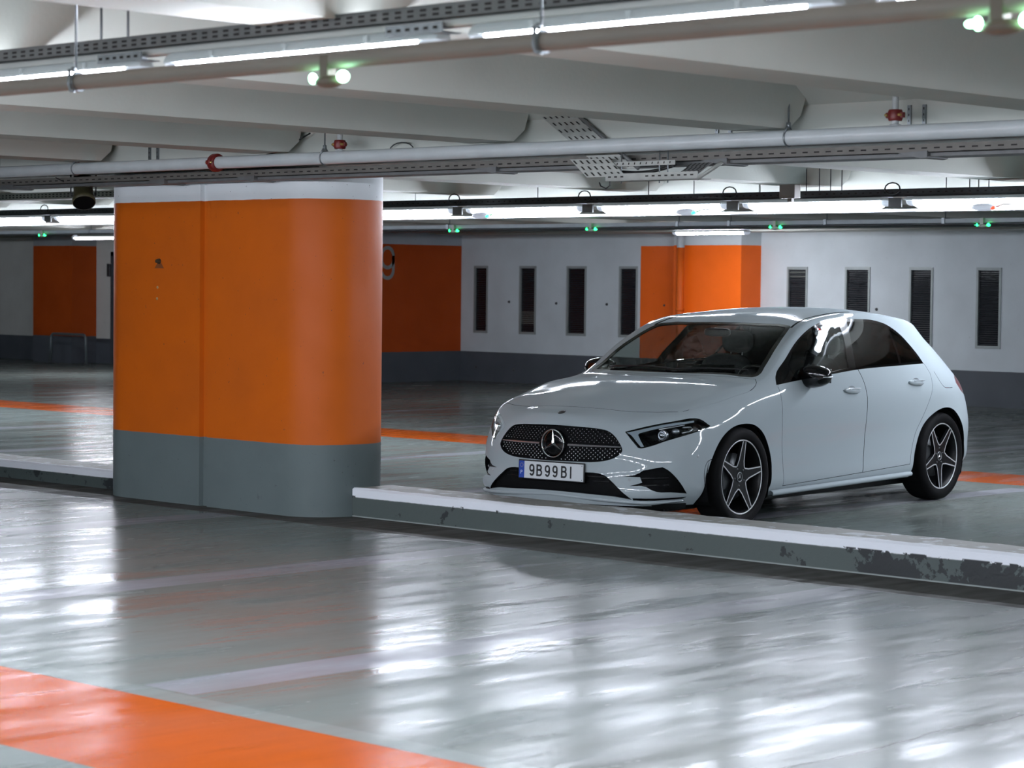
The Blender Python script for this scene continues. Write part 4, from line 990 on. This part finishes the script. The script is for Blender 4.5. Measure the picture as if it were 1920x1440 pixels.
# diamond pattern of the grille
def surf_x(y,z,off=0):
    h=SB.ray_cast(Vector((2,y,z)),Vector((-1,0,0)))[0]; return h.x+off if h else .85
def inpoly(y,z,P):
    c=False
    for i in range(len(P)):
        (a,b),(e,f)=P[i-1],P[i]
        if (b>z)!=(f>z) and y<(e-a)*(z-b)/(f-b)+a: c=not c
    return c
g2=inset2([(q[1],q[2]) for q in pGRI],.010)
mb=MB(); 
rows=17; z=.447
for r in range(rows):
    zz=.447+r*.0132; n=16
    if .533<zz<.556: continue
    for i in range(-n,n+1):
        y=(i+.5*(r%2))*.0315+0
        zc=zz-abs(y)*.0
        if not inpoly(y,zc,g2) or math.hypot(y,(zc-.545)*1.02)<.118: continue
        x=surf_x(y,zc,-.018); s=.0044 if zz<.54 else .0027
        mb.add([(x,y-s,zc),(x,y,zc-s*.9),(x,y+s,zc),(x,y,zc+s*.9),(x+.005,y,zc-.0005)],[(0,1,4),(1,2,4),(2,3,4),(3,0,4)])
mb.build('grille_diamond',mat('diamond_silver','#e6eaee',.45,.35),gr)
for sg in (1,-1):
    mb=MB()
    P=[(surf_x(sg*y,.541,-.006),sg*y) for y in [.115+.365*i/12 for i in range(13)]]
    V=[];F=[]
    for i,(x,y) in enumerate(P):
        k=1-.5*(i/12)**3
        V+=[(x-.012,y,.541+.007*k),(x,y,.541+.006*k),(x+.004,y,.541),(x,y,.541-.006*k),(x-.012,y,.541-.007*k)]
    for i in range(12):
        for j in range(4): F.append((i*5+j,i*5+j+1,i*5+5+j+1,i*5+5+j))
    mb.add(V,F)
    mb.build('grille_bar',M['satin'],gr)
# badge: black disc, ring and three-pointed star
xb=surf_x(0,.545,0)-.004
st=empty('star_badge',(0,0,0)); st.parent=gr
MB().lathe([(0,.004),(.05,.003),(.088,-.004),(.092,-.02)],(xb,0,.545),'x',40).build('badge_disc',M['gloss_black'],st)
MB().tube([(xb+.004,.0885*math.cos(a),.545+.0885*math.sin(a)) for a in [2*PI*i/48 for i in range(48)]],.0052,10,True).build('badge_ring',M['chrome'],st)
def star(cx_,c0,R,r,h,nm,par,m,axis='x'):
    V=[(h,0,0),(-.001,0,0)];F=[]
    for i in range(6):
        a=PI/2+PI/3*i; rr=R if i%2==0 else r; V.append((0 if i%2==0 else 0,rr*math.cos(a),rr*math.sin(a)))
    for i in range(6): F.append((0,2+i,2+(i+1)%6)); F.append((1,2+(i+1)%6,2+i))
    if axis=='x': V=[(cx_[0]+q[0],cx_[1]+q[1],cx_[2]+q[2]) for q in V]
    else: V=[(cx_[0]+q[1]*axis[1],cx_[1]+q[0]*axis[1],cx_[2]+q[2]) for q in V]
    return MB().add(V,F).build(nm,m,par)
star((xb+.004,0,.545),0,.088,.0125,.012,'badge_star',st,M['chrome'])
# round emblem on the nose
h=SB.ray_cast(Vector((.797,0,2)),Vector((0,0,-1)))[0]; nn=s_normal(h)
eb=MB().lathe([(0,.003),(.022,.003),(.026,0)],(0,0,0),'z',24).build('bonnet_emblem',M['black'],car)
eb.location=h+nn*.001; eb.rotation_euler=nn.to_track_quat('Z','Y').to_euler()
o=MB().lathe([(.019,.004),(.022,.004)],(0,0,0),'z',24).build('emblem_ring',M['satin'],eb)
# licence plate
pl=empty('licence_plate',(.905,0,.367)); pl.parent=car; pl.rotation_euler=(0,math.radians(-1.5),0)
MB().box((-.012,-.268,-.062),(-.001,.268,.064),.004).build('plate_holder',M['black'],pl)
MB().box((-.001,-.26,-.055),(.0015,.26,.055),.0).build('plate_face',mat('plate_white','#cfd5d8',.35),pl)
MB().box((.0016,-.26,-.055),(.0022,-.2165,.055)).build('country_band',mat('plate_blue','#1c3f9e',.35),pl)
dk=mat('plate_ink','#0a0c10',.5)
def strokes(paths,t):
    mb=MB()
    for P,closed in paths:
        n=len(P); L=[];R=[]
        for i in range(n):
            a=P[(i+1)%n] if closed or i<n-1 else P[i]; b=P[i-1] if closed or i>0 else P[i]
            dx,dz=a[0]-b[0],a[1]-b[1]; l=math.hypot(dx,dz) or 1; nx,nz=-dz/l*t/2,dx/l*t/2
            L.append((P[i][0]+nx,P[i][1]+nz)); R.append((P[i][0]-nx,P[i][1]-nz))
        mb.add([(0,a,b) for a,b in L]+[(0,a,b) for a,b in R],[(i,(i+1)%n,n+(i+1)%n,n+i) for i in range(n if closed else n-1)])
    return mb
def arc(cx_,cz,rx,rz,a0,a1,n=8): return [(cx_+rx*math.cos(math.radians(a0+(a1-a0)*i/n)),cz+rz*math.sin(math.radians(a0+(a1-a0)*i/n))) for i in range(n+1)]
def glyph(ch,h,w,t):
    e=t/2; r=w/2-e
    if ch=='9': return strokes([(arc(w/2,h-e-r,r,r,0,180)+arc(w/2,h-e-r-.10*h,r,r,180,360),True),([(w-e,h-e-r)]+arc(w/2,h*.30+e-.02*h,r,h*.30-.02*h,0,-150,10),False)],t)
    if ch=='I': return strokes([([(w/2,0),(w/2,h)],False)],t)
    k=h*.54
    if ch=='P': return strokes([([(e,0),(e,h)],False),([(e,h-e),(w*.55,h-e)]+arc(w*.55,(h-e+k)/2,w*.45-e,(h-e-k)/2,90,-90)+[(e,k)],False)],t)
    if ch=='B': return strokes([([(e,0),(e,h)],False),([(e,h-e),(w*.52,h-e)]+arc(w*.52,(h-e+k)/2,w*.42-e,(h-e-k)/2,90,-90)+[(e,k)],False),([(w*.5,k)]+arc(w*.55,(k+e)/2,w*.45-e,(k-e)/2,90,-90)+[(e,e)],False)],t)
xs=-.176
for ch,adv,wd in (('9',.059,.043),('B',.068,.048),('9',.062,.043),('9',.070,.043),('B',.068,.048),('I',.03,.02)):
    o=glyph(ch,.077,wd,.0125).build('plate_character',dk,pl,fix=False); o.location=(.0024,xs,-.0395); xs+=adv
o=glyph('P',.024,.015,.0035).build('country_letter',mat('plate_p','#cfd8f0',.4),pl,fix=False); o.location=(.0028,-.246,-.030)
mb=MB()
for i in range(12):
    a=2*PI*i/12; mb.lathe([(0,.0008),(.0016,.0006),(.0016,0)],(.0022,-.238+.012*math.cos(a),.028+.012*math.sin(a)),'x',6)
mb.build('country_stars',mat('star_yellow','#d8c23a',.5),pl)
for y,z in ((.249,.045),(.249,-.045),): MB().lathe([(0,.002),(.003,.001),(.003,0)],(.0015,y,z),'x',8).build('plate_screw',M['dark_steel'],pl)
# splitter lip: white lower edge and black underside
lipP=[(-.905,0),(-.897,.20),(-.868,.42),(-.82,.56),(-.74,.69),(-.62,.77),(-.52,.785)]
LP=spl([(x,y,0) for x,y in lipP],4)
V=[];F=[]
prof=[(-.035,.206),(-.006,.205),(.004,.199),(.004,.190),(-.010,.180),(-.05,.176)]
full=[(x,-y,0) for x,y,_ in LP[::-1]]+list(LP[1:])
for i,(x,y,_) in enumerate(full):
    a=full[max(0,i-1)]; b=full[min(len(full)-1,i+1)]; t=Vector((-(b[0]-a[0]),b[1]-a[1],0)).normalized(); n_=Vector((t.y,-t.x,0))
    if n_.x<0 and abs(y)<.5: n_=-n_
    if y*n_.y<-.01: n_=-n_
    zof=.026*max(0,1-abs(y)/.62)
    tp=min(1,max(0,(.80-abs(y))/.10))
    for d_,z_ in prof: V.append((-x+n_.x*(d_*tp-.016*(1-tp)),y+n_.y*(d_*tp-.016*(1-tp)),(z_ if z_>.2 else .2+(z_-.2)*tp)+zof))
k=len(prof)
for i in range(len(full)-1):
    for j in range(k-1): F.append((i*k+j,(i+1)*k+j,(i+1)*k+j+1,i*k+j+1))
MB().add(V,F,True).build('front_splitter',M['paint'],car)
mb=MB()
P=[(-x-.02,y*.985) for x,y,_ in full]
V=[(x-.01,y,.184+.026*max(0,1-abs(y)/.62)) for x,y in P]+[(x-.04,y*.97,.148) for x,y in P]; n=len(P)
F=[(i,i+1,n+i+1,n+i) for i in range(n-1)]+[tuple(range(n))[::-1],tuple(range(n,2*n))]
mb.add(V,F); mb.build('splitter_underside',M['black'],car)
MB().box((-3.15,-.66,.125),(.60,.68,.20),.01).build('undertray',M['black'],car)
# sill skirts
for sg in (1,-1):
    prof=[(.86,.215),(.880,.208),(.886,.196),(.880,.182),(.84,.172),(.80,.172)]
    V=[];xs_=[.375,.42,.8,1.4,2.0,2.22,2.30]
    for x in xs_:
        for y,z in prof: V.append((-x,sg*(y-(.012 if x>2.25 else 0)),z+(x-.37)*.012-(0 if x>.4 else 0)))
    k=len(prof); F=[(i*k+j,(i+1)*k+j,(i+1)*k+j+1,i*k+j+1) for i in range(len(xs_)-1) for j in range(k-1)]
    MB().add(V,F,True).build('side_skirt',M['paint'],car)
# headlights
for fi,sg in ((0,1),(1,-1)):
    hd=finish('headlight',boolean(shell(-.055,-.062),[diag(pHL,.3,1.3,-.014)[fi]],'INTERSECT'),[M['gloss_black']],car)
    finish('headlight_lens',boolean(shell(-.0005,-.004),[diag(pHL,.5,1.3,.001)[fi]],'INTERSECT'),[M['lensglass']],hd)
    finish('daytime_running_strip',boolean(shell(-.010,-.022),[diag(pDRL,.4,1.3,0)[fi]],'INTERSECT'),[mat('drl_diffuser','#98a4ab',.3,0,.5)],hd)
    mb=MB(); mb.sphere((.60,sg*.665,.617),(.03,.03,.026),16,10); mb.build('projector',M['chrome'],hd)
    MB().lathe([(.030,-.02),(.034,.0),(.030,.012),(.026,.0)],(.612,sg*.672,.617),'x',20).build('projector_ring',M['satin'],hd)
    mb=MB(); mb.sphere((.535,sg*.715,.640),(.026,.026,.020),12,8); mb.build('projector',M['satin'],hd)
    mb=MB(); mb.tube([(.50,sg*.745,.665),(.455,sg*.775,.668),(.44,sg*.785,.655),(.47,sg*.775,.640),(.52,sg*.755,.632)],.005,6); mb.tube([(.64,sg*.66,.655),(.58,sg*.71,.668),(.50,sg*.76,.682)],.004,6); mb.build('reflector_trim',M['satin'],hd)
# rear lights
for i,sg in enumerate((1,-1)):
    P=pTL if sg>0 else mirp(pTL)
    finish('rear_light',boolean(shell(-.0005,-.02),[(P,D(.75,.66*sg,0),2.0,3.6,.001)],'INTERSECT'),[mat('rear_lamp_red','#8a0b0e',.1,0,.5,coat=1)],car)
# dark seals
# door handles
def handle(x,z,sg):
    y=SB.ray_cast(Vector((-x,sg*2,z)),Vector((0,-sg,0)))[0]; y=abs(y.y)
    t=empty('door_handle',(-x,sg*y,z)); t.parent=car
    mb=MB(); n=14; V=[];F=[]; k=8
    for i in range(n+1):
        u=-1+2*i/n; w=.017*(1-abs(u)**3)**.5+.003 if abs(u)<1 else .003; dep=.030*(1-u*u*.75)
        for j in range(k):
            a=2*PI*j/k; V.append((-u*.105,sg*(dep*.6+.010*math.cos(a)),.006*u*-1+w*math.sin(a)))
    for i in range(n):
        for j in range(k): F.append((i*k+j,i*k+(j+1)%k,(i+1)*k+(j+1)%k,(i+1)*k+j))
    F+=[tuple(range(k)),tuple(range(n*k,n*k+k))]
    mb.add(V,F,True); mb.build('grip',M['paint'],t)
    mb=MB(); V=[(-.0,sg*-.004,0)]; 
    for i in range(25):
        a=2*PI*i/24; V.append((.062*math.cos(a),sg*.0015,.034*math.sin(a)))
    mb.add(V,[(0,i,i+1) for i in range(1,25)],True); mb.build('handle_cup',mat('cup_shade','#8d9498',.2,0,.5,coat=1),t)
    MB().box((-.095,sg*.008,.012),(.06,sg*.026,.016),.001).build('chrome_strip',M['satin'],t)
for sg in (1,-1):
    handle(1.396,.852,sg); handle(2.325,.884,sg)
# mirrors
def mirror(sg):
    t=empty('door_mirror',(-.86,sg*.90,.970)); t.parent=car
    bm=bmesh.new(); bmesh.ops.create_uvsphere(bm,u_segments=28,v_segments=16,radius=1)
    for v in bm.verts:
        x,y,z=v.co
        sx=lambda c,e:math.copysign(abs(c)**e,c)
        x,y,z=sx(x,.8),sx(y,.72),sx(z,.72)
        tap=1-.22*y*sg if y*sg>0 else 1+.05*y*sg
        v.co=Vector((x*.07 if x>0 else x*.045, y*.128, z*.078*tap-.012*(1-y*sg)*.5*(1 if z<0 else .4)))
    me=bpy.data.meshes.new('m'); bm.to_mesh(me); bm.free()
    for p in me.polygons: p.use_smooth=True
    link('mirror_housing',me,t,M['gloss_black'])
    MB().box((-.052,-.10,-.050),(-.047,.10,.045),.002).build('mirror_glass',M['chrome'],t)
    # indicator strip wrapping the outer edge
    P=[(.075*math.cos(a),sg*(.02+.108*math.sin(a)),-.006) for a in [PI*(.25+.40*i/10) for i in range(11)]]
    MB().tube(P,.006,8).build('turn_signal',M['satin'],t)
    mb=MB(); mb.add([(.05,-sg*.06,-.055),(-.02,-sg*.06,-.055),(-.03,-sg*.14,-.09),(.05,-sg*.14,-.09),(.05,-sg*.05,-.075),(-.02,-sg*.05,-.075),(-.03,-sg*.14,-.11),(.05,-sg*.14,-.11)],[(0,1,2,3),(4,5,6,7),(0,1,5,4),(2,3,7,6),(1,2,6,5),(0,3,7,4)]); mb.build('mirror_foot',M['gloss_black'],t)
mirror(1); mirror(-1)
# small round parking sensors on the bumper
for P in ((-.811,.555,.338),(-.473,.848,.487)):
    for sg in (1,-1):
        c=Vector(cv((P[0],P[1]*sg,P[2]))); c=SB.find_nearest(c)[0]; nn=s_normal(c)
        e=MB().lathe([(0,.0015),(.009,.0015),(.010,0)],(0,0,0),'z',16).build('parking_sensor',mat('sensor_grey','#9ba2a6',.4),car); e.location=c; e.rotation_euler=nn.to_track_quat('Z','Y').to_euler()
# wheels
def wheel_parts(parent,rot,sg):
    """origin at hub centre, outer face toward sg*y"""
    W=.094
    prof=[(.245,W-.006),(.250,W+.002),(.262,W+.010),(.285,W+.014),(.305,W+.010),(.319,W-.006),(.3255,W-.03),(.3275,W-.07),(.328,0)]
    prof2=prof+[(r,-h) for r,h in prof[::-1][1:]]+[(.235,-W),(.235,W-.006)]
    MB().lathe([(r,sg*h) for r,h in prof2],(0,0,0),'y',64,True).build('tyre',M['tyre'],parent)
    mb=MB(); mb.lathe([(.236,sg*(W-.004)),(.2435,sg*(W-.001)),(.246,sg*(W-.004)),(.2435,sg*(W-.008))],(0,0,0),'y',64,True); rim=mb.build('rim_lip',M['rimedge'],parent)
    MB().lathe([(.238,sg*(W-.004)),(.228,sg*(W-.02)),(.222,sg*(.02)),(.222,-sg*.09)],(0,0,0),'y',48).build('rim_barrel',M['rimblack'],parent)
    MB().lathe([(0,sg*.018),(.155,sg*.018),(.155,0),(0,0)],(0,0,0),'y',40).build('brake_disc',M['disc'],parent)
    MB().box((.07,sg*.01,-.08),(.15,sg*.045,.08),.01).build('brake_caliper',M['dark_steel'],parent)
    sp=MB(); ed=MB(); Ro=.2365
    dish=lambda r:W-.006-.020*max(0,1-r/Ro)**1.0
    P3=lambda r,a,o=0:(r*math.cos(a),sg*(dish(r)+o),r*math.sin(a))
    for k in range(5):
        a0=rot+2*PI*k/5; h=PI/5
        # spoke outline from the centre
        edge=[]
        for s in (1,-1):
            e=[(Ro,.082)]
            for tt in (.25,.5,.75,1): 
                r=Ro+(.112-Ro)*tt; e.append((r,(.0188+(.034-.0188)*tt)/r))
            e+=[(.098,.42),(.088,.52),(.083,h)]
            edge.append([(r,a0+s*a) for r,a in e])
        L,Rr=edge
        V=[P3(0,0)]+[P3(r,a) for r,a in L]+[P3(r,a) for r,a in Rr[::-1]]
        n=len(V); nL=len(L)
        F=[]
        m=nL
        for i in range(m-1):
            F.append((1+i,2+i,n-2-i,n-1-i))
        F.append((0,m,m+1))
        sp.add(V,F)
        # side walls
        V2=[P3(r,a) for r,a in L]+[P3(r,a,-.022) for r,a in L]; sp.add(V2,[(i,i+1,nL+i+1,nL+i) for i in range(nL-1)])
        V2=[P3(r,a) for r,a in Rr]+[P3(r,a,-.022) for r,a in Rr]; sp.add(V2,[(i,i+1,nL+i+1,nL+i) for i in range(nL-1)])
        # machined edges
        for E_ in (L,Rr):
            XY=[Vector((r*math.cos(a),r*math.sin(a))) for r,a in E_]; mid=Vector((math.cos(a0),math.sin(a0)))
            O=[];I=[]
            for i,q in enumerate(XY):
                t=(XY[min(i+1,len(XY)-1)]-XY[max(i-1,0)]).normalized(); nn=Vector((-t.y,t.x))
                c=(mid*q.dot(mid)-q)
                if i>=len(XY)-3: c=-q
                if nn.dot(c)<0: nn=-nn
                O.append(q); I.append(q+nn*.0078)
            f=lambda q,o:(q.x,sg*(dish(q.length)+o),q.y)
            V=[f(q,.0012) for q in O]+[f(q,.0012) for q in I]; n2=len(O)
            ed.add(V,[(i,i+1,n2+i+1,n2+i) for i in range(n2-1)])
    s=sp.build('spokes',M['rimblack'],parent); ed.build('machined_edge',M['rimedge'],s)
    c=empty('centre_cap',(0,0,0)); c.parent=parent
    MB().lathe([(0,sg*(dish(0)+.008)),(.026,sg*(dish(0)+.008)),(.033,sg*(dish(0)+.004)),(.036,sg*dish(0))],(0,0,0),'y',28).build('cap_disc',M['rimblack'],c)
    MB().tube([(.031*math.cos(a),sg*(dish(0)+.0075),.031*math.sin(a)) for a in [2*PI*i/28 for i in range(28)]],.002,6,True).build('cap_ring',M['satin'],c)
    V=[(0,sg*(dish(0)+.013),0)];F=[]
    for i in range(6):
        a=PI/2+PI/3*i; rr=.024 if i%2==0 else .005; V.append((rr*math.cos(a),sg*(dish(0)+.0085),rr*math.sin(a)))
    F=[(0,1+i,1+(i+1)%6) for i in range(6)]; MB().add(V,F).build('cap_star',M['satin'],c)
    # wheel bolts
    mb=MB()
    for i in range(5):
        a=rot+2*PI*i/5+PI/5; mb.lathe([(0,sg*.004),(.008,sg*.003),(.008,-sg*.01)],(.058*math.cos(a),sg*dish(.058),.058*math.sin(a)),'y',8)
    mb.build('wheel_bolt',M['dark_steel'],parent)
for x,rot in ((0,math.radians(180-82)),(2.729,math.radians(180-126))):
    for sg in (1,-1):
        w=empty('wheel',(-x,sg*.786,.327)); w.parent=car
        wheel_parts(w,rot if sg>0 else PI-rot,sg)
        # wheel housing
        mb=MB(); n=20; R=.378; V=[]
        for yy in (.50,.868):
            for i in range(n+1):
                a=-PI*.18+PI*1.36*i/n; V.append((-x+R*math.cos(a)+(.02 if x==0 else .02),sg*yy,max(.16,.315+R*.985*math.sin(a))))
        F=[(i,i+1,n+1+i+1,n+1+i) for i in range(n)]+[tuple(range(n+1))]
        mb.add(V,F,False); mb.build('wheel_housing',M['black_mesh'],car)
# interior
it=empty('cabin_interior',(0,0,0)); it.parent=car
def blob(c,h,e,name,m,rot=None,par=it,seg=20):
    bm=bmesh.new(); bmesh.ops.create_uvsphere(bm,u_segments=seg,v_segments=12,radius=1)
    sx=lambda q:math.copysign(abs(q)**e,q)
    for v in bm.verts: v.co=Vector((sx(v.co.x)*h[0],sx(v.co.y)*h[1],sx(v.co.z)*h[2]))
    if rot: bm.transform(Matrix.Rotation(rot,4,'Y'))
    bm.transform(Matrix.Translation(c))
    me=bpy.data.meshes.new(name); bm.to_mesh(me); bm.free()
    for p in me.polygons: p.use_smooth=True
    return link(name,me,par,m)
blob((-.62,0,.80),(.32,.70,.155),.45,'dashboard',M['cabin'])
MB().box((-2.95,-.70,.20),(-.30,.70,.24),.01).build('cabin_floor',M['cabin'],it)
for y in (.37,-.37):
    blob((-1.45,y,.52),(.27,.25,.10),.6,'seat_cushion',M['seat']); blob((-1.77,y,.78),(.085,.24,.30),.6,'seat_backrest',M['seat'],math.radians(14)); blob((-1.86,y,1.16),(.045,.13,.085),.65,'headrest',M['seat'],math.radians(10))
    mb=MB(); [mb.tube([(-1.83,y+s,1.0),(-1.86,y+s,1.13)],.006,6) for s in (-.05,.05)]; mb.build('headrest_post',M['satin'],it)
blob((-2.35,0,.55),(.26,.62,.10),.5,'rear_bench',M['seat']); blob((-2.68,0,.80),(.09,.62,.28),.5,'rear_backrest',M['seat'],math.radians(20))
for y in (.38,-.38,0): blob((-2.80,y,1.10),(.04,.12,.07),.65,'headrest',M['seat'],math.radians(14))
c=Vector((-1.02,.37,.86)); ax=Vector((-.88,0,.47)); u=Vector((0,1,0)); v=ax.cross(u)
mb=MB(); mb.tube([c+(u*math.cos(a)+v*math.sin(a))*.18 for a in [2*PI*i/32 for i in range(32)]],.014,8,True)
mb.tube([c-u*.17,c,c+u*.17],.016,8); mb.tube([c,c+v*.17 if v.z<0 else c-v*.17],.014,8); mb.sphere(c,(.05,.06,.05),12,8); mb.build('steering_wheel',M['black'],it)
blob((-1.02,0,1.245),(.02,.11,.03),.6,'rear_view_mirror',M['black'])
mb=MB(); mb.box((-.70,-.12,.935),(-.69,.36,1.03),.006); mb.build('display_screen',M['gloss_black'],it)
# yellow toll tag and paper in the windscreen
for y,x_,s,colr in ((-.52,.60,.02,'#b9b33a'),(-.53,.70,.02,'#c5cac6')):
    pass
# wipers on the cowl
mb=MB()
for y0,y1,x0,x1 in ((-.52,.05,.43,.36),(.02,.60,.345,.475)):
    P=[]
    for i in range(9):
        y=y0+(y1-y0)*i/8; x=x0+(x1-x0)*i/8+.015
        hh=SB.ray_cast(Vector((-x,y,2)),Vector((0,0,-1)))[0]
        if hh: P.append((hh.x,hh.y,hh.z+.012))
    mb.tube(P,.006,6)
mb.build('wiper',M['black'],car)
# ------------------------------------------------------------------ light
w=bpy.data.worlds.new('world'); bpy.context.scene.world=w; w.use_nodes=True
w.node_tree.nodes['Background'].inputs[0].default_value=(.35,.4,.45,1); w.node_tree.nodes['Background'].inputs[1].default_value=.05
sc=bpy.context.scene
sc.view_settings.view_transform='Standard'; sc.view_settings.look='None'; sc.view_settings.exposure=.1; sc.view_settings.gamma=1.12
sc.cycles.use_denoising=True
sc.cycles.adaptive_threshold=.05; sc.cycles.adaptive_min_samples=12; sc.cycles.use_adaptive_sampling=True
sc.cycles.max_bounces=6; sc.cycles.diffuse_bounces=3; sc.cycles.glossy_bounces=3; sc.cycles.transparent_max_bounces=12; sc.cycles.transmission_bounces=6
sc.cycles.sample_clamp_indirect=6
sc.cycles.caustics_reflective=False; sc.cycles.caustics_refractive=False
